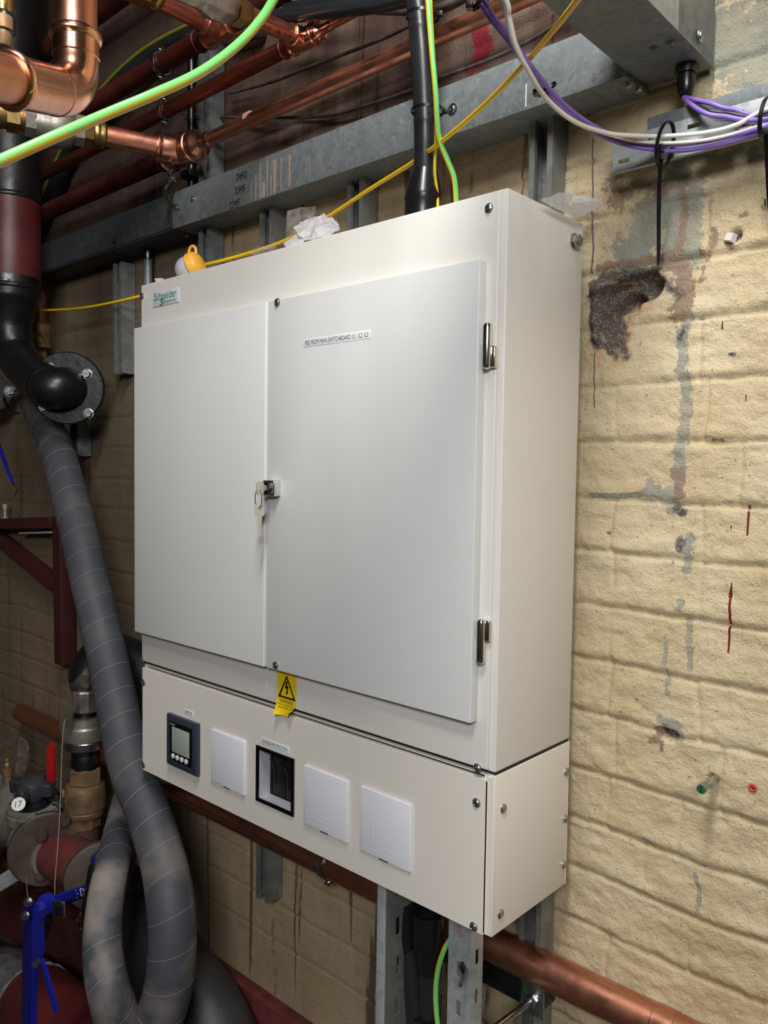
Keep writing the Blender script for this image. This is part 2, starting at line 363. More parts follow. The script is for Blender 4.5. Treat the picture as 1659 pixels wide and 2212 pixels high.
def build_wall():
    xs = np.unique(np.concatenate([np.arange(-3.4,-.06,.011), np.arange(-.06,.36,.0026), np.arange(.36,2.6,.02)]))
    zs = np.unique(np.concatenate([np.arange(0,.55,.02), np.arange(.55,2.35,.0030), np.arange(2.35,2.6,.006), np.arange(2.6,3.41,.02)]))
    X, Z = np.meshgrid(xs, zs); x, z = X.ravel(), Z.ravel(); h = relief(x,z); nx, nz = len(xs), len(zs)
    co = np.stack([x, WY-h, z],1)
    ij = (np.arange(nz-1)[:,None]*nx + np.arange(nx-1)[None,:]).ravel()
    faces = np.stack([ij, ij+1, ij+nx+1, ij+nx],1)
    me = bpy.data.meshes.new('wall_back'); me.vertices.add(len(co)); me.vertices.foreach_set('co', co.ravel())
    me.loops.add(faces.size); me.loops.foreach_set('vertex_index', faces.ravel()); me.polygons.add(len(faces))
    me.polygons.foreach_set('loop_start', np.arange(0,faces.size,4)); me.polygons.foreach_set('use_smooth', np.ones(len(faces),bool)); me.update()
    mask = lambda L_: np.max([blob(x,z,p,r)*w_ for p,r,w_ in L_],0)
    grey = mask([([(1400,450),(1390,520),(1360,560)],36,1),([(1465,380),(1450,470),(1470,560)],34,1),([(1500,400),(1495,560)],20,1),([(1330,520),(1350,560)],14,.8),([(1380,400),(1500,340),(1640,330)],20,.7),([(1480,560),(1485,700)],13,1),
        ([(1474,720),(1476,800),(1484,860),(1480,920),(1472,980),(1468,1030)],12,1),([(1275,1071),(1360,1072),(1430,1062)],6,1),([(1410,1060),(1450,1075)],24,.9),([(1445,1090),(1448,1105)],10,1),
        ([(1490,1160),(1488,1190),(1484,1235)],11,.9),([(1472,1300),(1470,1315)],8,1),([(1490,1340),(1490,1445)],6,1),([(1440,1375),(1436,1430)],6,.8),([(1442,1452),(1442,1500)],7,.8),
        ([(1500,1890),(1510,1920),(1508,1975)],5,1),([(1425,1555),(1460,1565),(1468,1590)],10,1),([(1375,1512)],5,.9),([(1390,1815),(1410,1828)],7,.7),([(1418,1660)],7,.6),([(1560,60),(1600,120),(1640,60),(1655,200)],70,.95),([(1590,150),(1650,240)],30,.8),([(1270,330),(1290,260)],10,.5)])
    brown = mask([([(1470,395),(1478,440),(1474,500),(1468,550)],8,1),([(1440,560),(1470,570),(1480,620),(1468,680)],20,1),([(1300,575),(1420,560)],12,.8),([(1320,395),(1350,420),(1330,440)],22,.85),([(1390,400),(1440,410),(1475,400)],16,.75),([(1600,470)],7,.6),
        ([(1545,500),(1538,530)],11,.8),([(1515,545),(1525,560)],10,.7),([(1575,525)],16,.75),([(1520,580),(1515,610)],8,.7),([(1455,1020),(1470,1030),(1468,1070)],11,1),([(1473,1015),(1474,1050)],5,1),([(1595,465),(1622,462)],7,.6),
        ([(1410,1600),(1425,1580)],12,.8),([(1420,1590),(1440,1572)],10,.8),([(1540,950),(1560,948)],6,.7),([(1500,1860),(1520,1870)],6,.6),([(1650,445)],8,.7),([(1290,460),(1280,470)],12,.5),
        ([(588,1985),(592,2060),(594,2150)],7,1),([(490,2005)],8,.6),([(570,1990)],7,.7),([(618,2110)],6,.6),([(1240,1480),(1245,2212)],0.1,0)])
    soot = mask([([(1290,640),(1400,620)],24,1),([(1300,650),(1310,700),(1330,730)],30,1),([(1285,620),(1290,740)],16,1),([(1300,600),(1420,585)],13,1),([(1420,600),(1470,640)],13,.8),([(1340,735),(1355,770)],16,.75),([(1290,730),(1330,770)],12,.8),([(1478,710),(1470,730)],9,.8),
        ([(1462,1098),(1474,1108)],9,1),([(1472,1168),(1470,1185)],10,.9),([(1315,1150)],6,.7),([(1437,1585),(1452,1590)],9,1),([(1425,1605),(1430,1620)],8,.7),([(1455,1215)],5,.8),([(1468,1425)],6,.6),([(1588,508)],9,1),([(1560,525),(1545,515)],7,.5),([(1592,1355)],3,.8),([(1575,765),(1585,766)],4,1),
        ([(1430,555),(1425,565)],8,.8),([(1240,1810)],4,0)])
    pink = mask([([(1345,690),(1360,670),(1400,660)],14,.9),([(1350,700),(1345,760),(1330,785)],16,.8),([(1285,745),(1300,775)],14,.7),([(1345,610),(1360,615)],12,1),([(1440,1100)],6,0),([(1385,1040)],6,0)])
    bd, ztop = 2.30, 2.17
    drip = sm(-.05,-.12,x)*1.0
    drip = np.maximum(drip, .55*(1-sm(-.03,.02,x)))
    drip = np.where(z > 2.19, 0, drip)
    upper = sm(2.205,2.235,z + (vnoise(x,z,18,11)-.5)*.03)*(1-sm(.10,.15,x + (vnoise(x,z,25,12)-.5)*.05))
    redp = mask([([(1035,60),(1040,100),(1035,130)],22,1),([(1050,70),(1060,110)],14,.8),([(1010,150),(1030,180)],12,.7)])
    plinth = 1-sm(.40,.44,z + (vnoise(x,z,10,13)-.5)*.04)
    def attr(nm, cols):
        a = me.color_attributes.new(nm, 'FLOAT_COLOR', 'POINT'); d = np.ones((len(x),4), np.float32)
        for i,c in enumerate(cols): d[:,i] = c
        a.data.foreach_set('color', d.ravel())
    attr('mask_a', (grey, brown, soot)); attr('mask_b', (pink, drip, upper)); attr('mask_c', (redp, plinth, sm(-.8,-1.15,x)*(.75+.5*vnoise(x*1.2,z*.4,5,31))))  # last mask: left-hand grime, strengthened to paint in the shade there
    return me
def wall_mat():
    m, nt, b = newmat('painted_brick'); N = nt.nodes; L = nt.links
    tc = N.new('ShaderNodeTexCoord'); OC = tc.outputs['Object']
    def noise(scale, detail=5, vec=OC, rough=.55):
        n = N.new('ShaderNodeTexNoise'); n.inputs['Scale'].default_value = scale; n.inputs['Detail'].default_value = detail; n.inputs['Roughness'].default_value = rough; L.new(vec, n.inputs['Vector']); return n.outputs[0]
    def attr(nm):
        a = N.new('ShaderNodeAttribute'); a.attribute_name = nm; s = N.new('ShaderNodeSeparateColor'); L.new(a.outputs['Color'], s.inputs[0]); return s.outputs
    def math_(op, a, c, d=None):
        n = N.new('ShaderNodeMath'); n.operation = op
        for i,v in enumerate((a,c,d)):
            if v is None: continue
            if isinstance(v,(int,float)): n.inputs[i].default_value = v
            else: L.new(v, n.inputs[i])
        return n.outputs[0]
    def rng(v, a, c, lo=0, hi=1):
        n = N.new('ShaderNodeMapRange'); n.inputs[1].default_value = a; n.inputs[2].default_value = c; n.inputs[3].default_value = lo; n.inputs[4].default_value = hi; L.new(v, n.inputs[0]); return n.outputs[0]
    def mix(f, a, c):
        n = N.new('ShaderNodeMix'); n.data_type = 'RGBA'
        for i,v in ((0,f),(6,a),(7,c)):
            if isinstance(v,(int,float,tuple)): n.inputs[i].default_value = v
            else: L.new(v, n.inputs[i])
        return n.outputs[2]
    A, Bc, Cc = attr('mask_a'), attr('mask_b'), attr('mask_c')
    def crisp(mk, scale=70, amp=.75, lo=.5, soft=.07):
        v = math_('ADD', mk, math_('MULTIPLY', math_('SUBTRACT', noise(scale,6,rough=.65), .5), amp)); return rng(v, lo-soft, lo+soft)
    base = mix(rng(noise(7,5), .35,.7), S(211,195,162), S(198,178,140))
    base = mix(math_('MULTIPLY', rng(noise(26,6,rough=.7), .58,.75), .45), base, S(172,148,112))
    # dribbles that ran down the paint
    mp = N.new('ShaderNodeMapping'); mp.inputs['Scale'].default_value = (1,1,.035); L.new(OC, mp.inputs[0])
    mp2 = N.new('ShaderNodeMapping'); mp2.inputs['Scale'].default_value = (1,1,.09); mp2.inputs['Location'].default_value = (3,1,2); L.new(OC, mp2.inputs[0])
    d1 = rng(noise(42,2,mp.outputs[0]), .63,.67); d2 = rng(noise(16,3,mp2.outputs[0]), .45,.75)
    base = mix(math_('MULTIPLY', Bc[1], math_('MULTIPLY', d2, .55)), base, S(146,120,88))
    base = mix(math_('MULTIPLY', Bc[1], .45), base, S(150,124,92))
    base = mix(math_('MULTIPLY', Cc[2], .8), base, S(98,84,68))  # left side browned: grime plus shade worked into the wall colour
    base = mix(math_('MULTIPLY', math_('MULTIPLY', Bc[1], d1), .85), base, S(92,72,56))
    base = mix(math_('MULTIPLY', crisp(A[0],80,1.8), .92), base, mix(rng(noise(30,6),.4,.65), S(146,150,138), S(162,156,138)))
    base = mix(math_('MULTIPLY', crisp(Bc[0],90,.6,.45,.2), .7), base, S(206,160,120))
    base = mix(math_('MULTIPLY', crisp(A[1],95,1.9), .93), base, mix(rng(noise(60,6),.4,.65), S(146,124,104), S(158,128,112)))
    base = mix(math_('MULTIPLY', crisp(A[2],130,1.2,.5,.12), .92), base, mix(rng(noise(260,6),.45,.68), S(58,54,54), S(142,132,124)))
    up = mix(rng(noise(9,6),.35,.7), S(122,98,86), S(92,70,62)); up = mix(math_('MULTIPLY', d1, .7), up, S(60,46,42))
    up = mix(math_('MULTIPLY', rng(noise(14,3,mp2.outputs[0]), .5,.62), .5), up, S(150,132,112)); up = mix(crisp(Cc[0],60,.7), up, S(150,40,50))
    base = mix(Bc[2], base, up)
    base = mix(math_('MULTIPLY', math_('MULTIPLY', Cc[2], Bc[2]), .6), base, S(58,46,40))  # upper left darkened in colour to stand for the shade there
    base = mix(Cc[1], base, mix(rng(noise(9,5),.4,.6), S(104,50,48), S(80,42,40)))
    base = mix(math_('MULTIPLY', rng(noise(170,3), .66,.69), .6), base, S(120,98,74))
    base = mix(rng(noise(60,4), .745,.76), base, S(88,70,56))
    L.new(base, b.inputs['Base Color']); b.inputs['Roughness'].default_value = .62; b.inputs['Specular IOR Level'].default_value = .35
    bp = N.new('ShaderNodeBump'); bp.inputs['Distance'].default_value = .003; bp.inputs['Strength'].default_value = 1
    hh = math_('ADD', math_('ADD', noise(210,5,rough=.7), math_('MULTIPLY', noise(520,3), .45)), math_('MULTIPLY', crisp(A[0]), -.25)); L.new(hh, bp.inputs['Height']); L.new(bp.outputs[0], b.inputs['Normal'])
    return m
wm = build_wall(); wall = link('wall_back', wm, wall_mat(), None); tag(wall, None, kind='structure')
room_m = mat('plant_room_wall', S(120,108,88), .8, 0, S(92,80,66), 3)
dark_m = mat('plant_room_floor', S(70,64,60), .8, 0, S(50,46,44), 4)
for nm, a in (('wall_left',(-3.5,-3.4,-3.6,.3,0,3.4)),('wall_right',(2.6,2.7,-3.6,.3,0,3.4)),('wall_front',(-3.5,2.7,-3.7,-3.6,0,3.4)),('floor',(-3.5,2.7,-3.7,.3,-.1,0)),('ceiling',(-3.5,2.7,-3.7,.3,3.4,3.5))):
    tag(obj(nm, box(B(),*a), dark_m if nm in('floor','ceiling') else room_m), None, kind='structure')
bm = B(); box(bm,-3.4,-.30,.22,.249,.33,.455,.006); tag(obj('trim_plinth', bm, mat('red_painted_ledge', S(120,56,54), .6, 0, S(84,40,40), 14, bump=.001, bs=60)), None, kind='structure')
def run_strip(pts, wpx, name, m_, lift=.0006):
    """a run of paint lying on the wall's own relief"""
    bm = B(); A = []
    for i,(px,py,wd) in enumerate(pts):
        x,z = wxz(px,py); r = wd*1.13/F/2
        row = []
        for s in (-1,-.5,.5,1):
            xx = x+s*r; hy = float(relief(np.array([xx]),np.array([z]))[0]); row.append(bm.verts.new((xx, WY-hy-lift-(.0006 if abs(s)<.9 else -.0004), z)))
        A.append(row)
    for a,b_ in zip(A[:-1],A[1:]):
        for k in range(3): bm.faces.new((a[k],a[k+1],b_[k+1],b_[k]))
    return obj(name, bm, m_, wall)
def line(p0,p1,w0,w1,n=14,j=.4): return [(p0[0]+(p1[0]-p0[0])*i/n+random.uniform(-j,j), p0[1]+(p1[1]-p0[1])*i/n, w0+(w1-w0)*i/n) for i in range(n+1)]
run_strip(line((1617,1092),(1613,1156),5,4), 0, 'paint_run', M['maroon'])
run_strip(line((1581,1258),(1577,1290),2,8,6)+line((1577,1292),(1578,1348),5,6,8), 0, 'paint_run', M['maroon'])
run_strip(line((1575,1354),(1572,1410),5,4), 0, 'paint_run', M['maroon'])
run_strip(line((1560,694),(1559,710),2,4,4), 0, 'paint_run', M['maroon'])
run_strip(line((1611,852),(1611,865),2,2,4,.1), 0, 'paint_run', M['ink'])
run_strip(line((1579,1135),(1579,1142),2,2,3,.1), 0, 'paint_run', M['ink'])
run_strip(line((1652,430),(1652,442),3,3,3,.1), 0, 'paint_run', M['ink'])
run_strip(line((1280,440),(1281,560),4,5,12,.6)+line((1281,562),(1279,590),6,3,5), 0, 'dribble', M['dribble']); run_strip(line((1282,300),(1281,436),3,4,14,.3), 0, 'dribble', M['dribble']); run_strip(line((1285,760),(1283,880),3,3,10,.3), 0, 'dribble', M['dribble'])

# ================================================================ ELECTRICAL CABINET
W_, D_, ZS = .8764, .2053, .2246+ZO; ZT = 1.0+ZO; ZB = ZO
cab = thing('electrical_cabinet', (-W_/2, D_, ZB), 'large cream metal switchboard cabinet with two doors, mounted on the brick wall', 'electrical cabinet')
bm = B(); box(bm,-W_,0,.006,D_,ZS+.003,ZT,.0022); upper = obj('upper_box', bm, M['paint'], cab)
bm = B(); box(bm,-W_+.001,-.0085,-.0005,.006,ZS+.006,ZT-.003,.0022); box(bm,-.0085,-.0065,.004,.0062,ZS+.006,ZT-.004); cover = obj('front_cover', bm, M['paint'], cab)
# lower box: open shell so that the glazed opening looks into it
WIN = (-.4955,-.3985,.0490+ZO,.1455+ZO)
ext = None
bm = B(); t = .002; z1 = ZS-.002
box(bm,-W_+.003,0,D_-t,D_,ZB,z1); box(bm,-W_+.003,-W_+.003+t,.006,D_-t,ZB,z1); box(bm,-t*1.5,0,.006,D_-t,ZB,z1,.0006)
box(bm,-W_+.003+t,-t*1.5,.006,D_-t,ZB,ZB+t); box(bm,-W_+.003+t,-t*1.5,.006,D_-t,z1-t,z1); box(bm,-.016,-.003,.0045,.0075,ZB+t,z1-t)
ext = obj('extension_box', bm, M['ext_paint'], cab)
bm = B(); plate_holes(bm,-W_+.004,-.0105,ZB+.002,ZS-.008,[WIN],-.0005,.0035,lambda u,v,t:(u,t,v)); 
outer = [e for e in bm.edges if len(e.link_faces)==2 and e.calc_face_angle(0)>1 and all(abs(v.co.y+.0005)<1e-5 for v in e.verts) and not all(WIN[0]-.001<v.co.x<WIN[1]+.001 and WIN[2]-.001<v.co.z<WIN[3]+.001 for v in e.verts)]
bmesh.ops.bevel(bm, geom=outer, offset=.0022, segments=3, profile=.5, affect='EDGES')
box(bm,-.0125,-.0105,.0005,.012,ZB+.004,ZS-.010); box(bm,-W_+.006,-.0125,.0005,.012,ZS-.0105,ZS-.0085)
ecov = obj('extension_cover', bm, M['ext_paint'], cab)
bm = B(); box(bm,-W_+.006,-.002,.012,D_-.002,ZS-.004,ZS+.004); obj('joint_gasket', bm, M['inner'], cab)
# doors
DY = -.0168; z0, z1 = .2944+ZO, .9087+ZO
def door(name, x0, x1, yf, label):
    bm = B(); box(bm,x0,x1,yf,-.0008,z0,z1,.0014); o = obj(name, bm, M['door_paint'], cab); tag(o, label); return o
ld = door('door', -.8729,-.4590, DY-.0015, 'left door of the cabinet')
rd = door('door', -.4545,-.0262, DY, 'right door with hinges and switchboard label')
# fasteners
def screw_bm(r=.0058, slot=True):
    bm = B(); lathe(bm,(0,0,0),(0,-1,0),[(0,r*1.12),(.0008,r*1.12),(.001,r),(.0025,r*.96),(.0036,r*.75),(.0043,r*.42),(.0034,r*.3),(.0030,.0001)] if slot else [(0,r),(.0015,r*.97),(.0026,r*.75),(.0032,r*.35),(.0033,.0001)],24)
    if slot:
        for a in (0,math.pi/2):
            box(bm,-r*.55,r*.55,-.0046,-.0040,-r*.09,r*.09,mtx=Matrix.Rotation(a+.3,4,'Y'))
    return bm
def hexhead(bm, p, d, r, h, washer=True):
    d = Vector(d).normalized()
    if washer: cyl(bm, p, Vector(p)+d*h*.2, r*1.25, 20)
    lathe(bm, Vector(p)+d*h*.2, d, [(0,r),(h*.7,r),(h*.85,r*.9)], 6, .3)
scr = screw_bm(); smooth_sharp(scr); scr_me = bpy.data.meshes.new('screw'); scr.to_mesh(scr_me); scr.free(); scr_me.materials.append(M['zinc'])
dom = screw_bm(.0068,False); smooth_sharp(dom); dom_me = bpy.data.meshes.new('rivet_cap'); dom.to_mesh(dom_me); dom.free(); dom_me.materials.append(M['zinc'])
def put(me, name, loc, side=False, rot=0):
    o = link(name, me, None, cab); m_ = Matrix.Translation(loc) @ (Matrix.Rotation(math.pi/2,4,'Z') if side else Matrix.Identity(4)) @ Matrix.Rotation(rot,4,'Y'); o.matrix_basis = m_; return o
for x,z,y in ((-.8705,.975,0),(-.0247,.9768,0),(-.0244,.230,0),(-.8727,.234,0),(-.4440,.897,DY),(-.4425,.3035,DY),(-.8675,.1865,0),(-.8680,.0128,0),(-.0247,.1818,0),(-.025,.0080,0)):
    if y: p = at(600,653,DY) if z > .5 else at(596,1437,DY); x, z = p.x, p.z-ZO
    put(scr_me,'screw',(x,y-.0004,z+ZO),rot=random.uniform(0,1.5))
for y,z in ((.027,.173),(.026,.025),(.198,.177),(.1985,.032)): put(dom_me,'domed_fastener',(0,y,z+ZO),True)
put(scr_me,'screw',(0,.198,.104+ZO),True)
bm = B(); hexhead(bm,(0,.178,.968+ZO),(1,0,0),.0095,.010); obj('hex_bolt', bm, M['zinc'], cab)
# hinges
def hinge(xc, zc, h, flip):
    """flip: the half that carries the leaf towards the door edge is the lower one"""
    hz = h/2; r = .0062; y = -.010
    for k in (0,1):
        zlo, zhi = (zc, zc+hz-.0003) if k else (zc-hz, zc-.0003)
        door_side = (k == 1) != flip
        bm = B(); top = k == 1
        prof = [(0,r),(hz-.006,r),(hz-.003,r*.88),(hz-.001,r*.55),(hz-.0003,.0001)]
        if top: lathe(bm,(xc,y,zlo),(0,0,1),prof,24)
        else: lathe(bm,(xc,y,zhi),(0,0,-1),prof,24)
        x0,x1 = (xc-.0105,xc) if door_side else (xc,xc+.0115)
        za,zb = (zlo,zhi-.002) if top else (zlo+.002,zhi)
        box(bm,x0,x1,y+.001,-.0006,za,zb,.0022)
        obj('hinge_leaf', bm, M['chrome'], H)
H = None
for (za,zb,fl,dx) in ((.8273,.766,False,0),(.4376,.3758,True,0)):
    bm = B(); cyl(bm,(-.0165,-.010,(za+zb)/2+ZO-.004),(-.0165,-.010,(za+zb)/2+ZO+.004),.0045); H = obj('hinge', bm, M['steel_dark'], cab)
    hinge(-.0165,(za+zb)/2+ZO,za-zb,fl)
# lock
lx0,lx1,lz0,lz1 = -.4470,-.4185,.5865+ZO,.6130+ZO
bm = B(); box(bm,lx0,lx1,DY-.016,DY-.0003,lz0,lz1,.0025); lock = obj('door_lock', bm, M['chrome'], cab)
lc = Vector(((lx0+lx1)/2-.001, DY-.016, (lz0+lz1)/2))
bm = B(); lathe(bm,lc+Vector((0,.001,0)),(0,-1,0),[(0,.0105),(.004,.0105),(.0048,.0096),(.0035,.008),(.0035,.0001)],28); obj('lock_barrel', bm, M['steel_dark'], lock)
kr = thing('key_ring', (lc.x,lc.y-.02,lc.z-.03), 'ring with two small silver keys hanging in the chrome lock of the cabinet doors', 'keys')
def key(name, p, axis, flat, L_head=.024, L_blade=.026, w=.020):
    """flat plate key: p = middle of the bow, axis = towards the blade tip, flat = width direction"""
    axis, flat = Vector(axis).normalized(), Vector(flat).normalized(); nrm = axis.cross(flat)
    prof = [(-.5*L_head,-.3*w),(-.5*L_head,.3*w),(-.3*L_head,.5*w),(.25*L_head,.5*w),(.45*L_head,.22*w),(.5*L_head+L_blade*.2,.22*w)]
    teeth = [(.5*L_head+L_blade*k/8, (.22 if k%2 else .14)*w) for k in range(2,8)]
    prof += teeth + [(.5*L_head+L_blade,0),(.5*L_head+L_blade*.9,-.16*w),(.45*L_head,-.16*w),(.25*L_head,-.5*w),(-.3*L_head,-.5*w)]
    bm = B(); A = [bm.verts.new(Vector(p)+axis*a+flat*b_-nrm*.0009) for a,b_ in prof]; C_ = [bm.verts.new(Vector(p)+axis*a+flat*b_+nrm*.0009) for a,b_ in prof]
    n = len(prof); bm.faces.new(A); bm.faces.new(list(reversed(C_)))
    for k in range(n): bm.faces.new((A[k],C_[k],C_[(k+1)%n],A[(k+1)%n]))
    return obj(name, bm, M['key_nickel'], kr, 30)
kc = lc+Vector((0,-.0145,0)); key('key', kc, (0,1,0), (0,0,1), .017, .008, .022)
key('key', kc+Vector((.001,-.003,-.038)), (.03,0,-1), (.80,.60,0), .021, .032, .017)
bm = B(); rc = kc+Vector((0,-.004,-.017)); tube(bm,[rc+Vector((0.006*math.sin(a),.003*math.sin(a),.0155*math.cos(a)))+Vector((.004*math.sin(a),-.004*math.sin(a),0)) for a in [2*math.pi*k/32 for k in range(32)]],.0009,8,closed=True); obj('split_ring', bm, M['chrome'], kr)
# door label
def tape(name, x0,x1,z0,z1,y, txt, tw, th, parent, ti=None):
    bm = B(); box(bm,x0,x1,y-.0004,y,z0,z1,.0001); o = obj(name,bm,M['label'],parent)
    w,h = x1-x0, z1-z0; text_front('lettering', txt, x0+w*(1-tw)/2, y-.0006, z0+h*(1-th)/2, w*tw, h*th, M['ink'], o); return o
a = at(655,752,DY); c = at(801,712,DY)
tag(tape('label',a.x,c.x,a.z+.001,c.z,DY,'FED FROM MAIN SWITCHBOARD 1L1 1L2 1L3',.93,.55,rd),'white label strip with black capitals')
a = at(400,1546,0); c = at(418,1538,0); tag(tape('label',-.7200,-.6890,.1535+ZO,.1635+ZO,-.0006,'METER',.72,.5,cab),'small white label reading METER')
tag(tape('label',-.4850,-.4100,.1520+ZO,.1635+ZO,-.0006,'SURGE PROTECTION',.86,.52,cab),'white label reading SURGE PROTECTION')
# maker's badge
bm = B(); box(bm,-.8294,-.7389,-.0018,-.0005,.9470+ZO,.9750+ZO,.0006); badge = tag(obj('badge', bm, M['badge'], cab),'silver badge with green lettering')
text_front('lettering','Schneider',-.8245,-.0021,.9590+ZO,.078,.0145,M['logo_green'],badge)
text_front('lettering','Electric',-.7905,-.0021,.9500+ZO,.042,.0068,M['logo_grey'],badge)
bm = B()
e0 = [(-.7935,.9588),(-.7965,.9598),(-.8000,.9590),(-.8015,.9568),(-.7995,.9546),(-.7965,.9534),(-.7955,.9512),(-.7975,.9490),(-.8010,.9484),(-.8040,.9496)]
for k in range(2):
    pts = [(x+(k*.0030),z+ZO) for x,z in e0]
    for jj,((ax,az),(bx,bz)) in enumerate(zip(pts[:-1],pts[1:])):
        d = Vector((bx-ax,0,bz-az)); n_ = Vector((-d.z,0,d.x)).normalized()*.0008; q = d.normalized()*.0004
        vs = [bm.verts.new((p[0]+s*n_.x+e*q.x,-.0021-jj*.00004-k*.0005,p[1]+s*n_.z+e*q.z)) for p,s,e in (((ax,az),-1,-1),((ax,az),1,-1),((bx,bz),1,1),((bx,bz),-1,1))]; bm.faces.new(vs)
obj('emblem', bm, M['logo_green'], badge)
# warning sticker, curling off at its foot
sx0,sx1 = -.4425,-.3935; szt,szb = .300+ZO,.2165+ZO
def sticker_pt(u,v):
    """u 0..1 across, v 0..1 from top to foot"""
    c = max(0,v-.62)/.38; side = abs(u-.5)*2
    y = -.0012-.010*c*c*side**2-.004*c*c
    return Vector((sx0+(sx1-sx0)*u-(u-.5)*.010*c*c, y, szt+(szb-szt)*v + (.010*c**3 if u>.8 else 0)*(u-.8)*5))
bm = B(); nu,nv = 12,20; G = [[bm.verts.new(sticker_pt(i/nu,j/nv)) for i in range(nu+1)] for j in range(nv+1)]
for j in range(nv):
    for i in range(nu): bm.faces.new((G[j][i],G[j][i+1],G[j+1][i+1],G[j+1][i]))
stk = tag(obj('warning_sticker', bm, M['sticker'], cab), 'yellow warning sticker peeling at its lower corners')
def on_sticker(bm, lift=.0005):
    for v in bm.verts:
        p = sticker_pt(v.co.x, v.co.y); v.co = p+Vector((0,-lift,0))
    return bm
def poly_uv(bm, pts): bm.faces.new([bm.verts.new((u,v,0)) for u,v in pts])
bm = B(); o_ = [(.5,.17),(.06,.66),(.97,.66)]; i_ = [(.5,.245),(.185,.62),(.85,.62)]
for k in range(3): poly_uv(bm,[o_[k],o_[(k+1)%3],i_[(k+1)%3],i_[k]])
poly_uv(bm,[(.47,.30),(.56,.30),(.50,.42),(.43,.42)]); poly_uv(bm,[(.43,.42),(.50,.40),(.60,.40),(.58,.435),(.42,.465)]); poly_uv(bm,[(.53,.42),(.60,.40),(.55,.53),(.48,.53)]); poly_uv(bm,[(.45,.525),(.59,.525),(.505,.585)])
bmesh.ops.subdivide_edges(bm, edges=bm.edges[:], cuts=2); on_sticker(bm); obj('warning_symbol', bm, M['ink'], stk)
for txt,u0,u1,v0,v1 in (('WARNING',.14,.88,.755,.69),('Isolate supply before',.07,.97,.815,.775),('opening any cover',.12,.93,.868,.828)):
    bm = text_bm(txt,1,1); 
    for v in bm.verts: v.co = (u0+(u1-u0)*v.co.x, v0+(v1-v0)*v.co.y, 0)
    on_sticker(bm,.0006); obj('lettering', bm, M['ink'], stk)
# power meter
mx0,mx1,mz0,mz1 = -.7650,-.6640,.0462+ZO,.1470+ZO; my = -.014
bm = B(); A = [(mx0+.000,mz0+.000),(mx1,mz0),(mx1,mz1),(mx0,mz1)]
box(bm,mx0+.004,mx1-.004,-.006,-.0006,mz0+.004,mz1-.004,.001)
r0 = [bm.verts.new((x,-.004,z)) for x,z in A]; r1 = [bm.verts.new((x,my+.003,z)) for x,z in A]
r2 = [bm.verts.new((x+sx*.004,my,z+sz*.004)) for (x,z),(sx,sz) in zip(A,((1,1),(-1,1),(-1,-1),(1,-1)))]
r3 = [bm.verts.new((x+sx*.0115,my,z+sz*.0115)) for (x,z),(sx,sz) in zip(A,((1,1),(-1,1),(-1,-1),(1,-1)))]
r4 = [bm.verts.new((x+sx*.0125,my+.0015,z+sz*.0125)) for (x,z),(sx,sz) in zip(A,((1,1),(-1,1),(-1,-1),(1,-1)))]
rings(bm,[r0,r1,r2,r3,r4]); mt = tag(obj('power_meter', bm, M['navy'], cab), 'navy panel meter with grey screen')
bm = B(); box(bm,mx0+.012,mx1-.012,my+.0009,my+.0014,mz0+.012,mz1-.012); obj('meter_face', bm, M['black_gloss'], mt)
bm = B(); box(bm,mx0+.021,mx1-.021,my+.0003,my+.0009,mz0+.030,mz1-.021,.0002); obj('meter_screen', bm, M['lcd'], mt)
for k in range(4):
    bm = B(); x = mx0+.025+k*.0150; lathe(bm,(x,my+.0009,mz0+.0215),(0,-1,0),[(0,.0052),(.002,.0050),(.0026,.004),(.0028,.0001)],20); obj('meter_button', bm, M['button'], mt)
text_front('lettering','Schneider',mx0+.0145,my+.0007,mz1-.0185,.018,.0042,M['button'],mt)
# blanking plates
def blank(x0,x1,z0,z1,label):
    bm = B(); box(bm,x0,x1,-.0052,-.0006,z0,z1,.0012); box(bm,x0+.004,x1-.004,-.0006,.001,z0+.004,z1-.004)
    p = tag(obj('blanking_plate', bm, M['plastic'], cab), label)
    cx,cz = (x0+x1)/2,(z0+z1)/2; bm = B()
    for s in (.041,.033,.024,.015):
        t = .0004; y=-.00535; q = [(cx-s,cx+s,cz+s-t,cz+s),(cx-s,cx+s,cz-s,cz-s+t),(cx-s,cx-s+t,cz-s+t,cz+s-t),(cx+s-t,cx+s,cz-s+t,cz+s-t)]
        for a in q: box(bm,a[0],a[1],y,-.0050,a[2],a[3])
    obj('moulded_rings', bm, M['plastic_line'], p)
    for dx in (-.019,.019):
        bm = B(); lathe(bm,(cx+dx,-.0052,z1-.013),(0,-1,0),[(0,.0011),(.0004,.0009),(.0005,.0001)],10); obj('moulded_pip', bm, M['plastic_line'], p)
    bm = B(); box(bm,cx-.010,cx+.008,-.0055,-.0040,z0-.0004,z0+.0016,.0004); obj('release_slot', bm, M['inner'], p)
blank(-.6279,-.5272,.0465+ZO,.1458+ZO,'white blanking plate right of the meter')
blank(-.3697,-.2680,.0460+ZO,.1450+ZO,'white blanking plate right of the surge window')
blank(-.2402,-.1378,.0450+ZO,.1460+ZO,'white blanking plate nearest the cabinet corner')
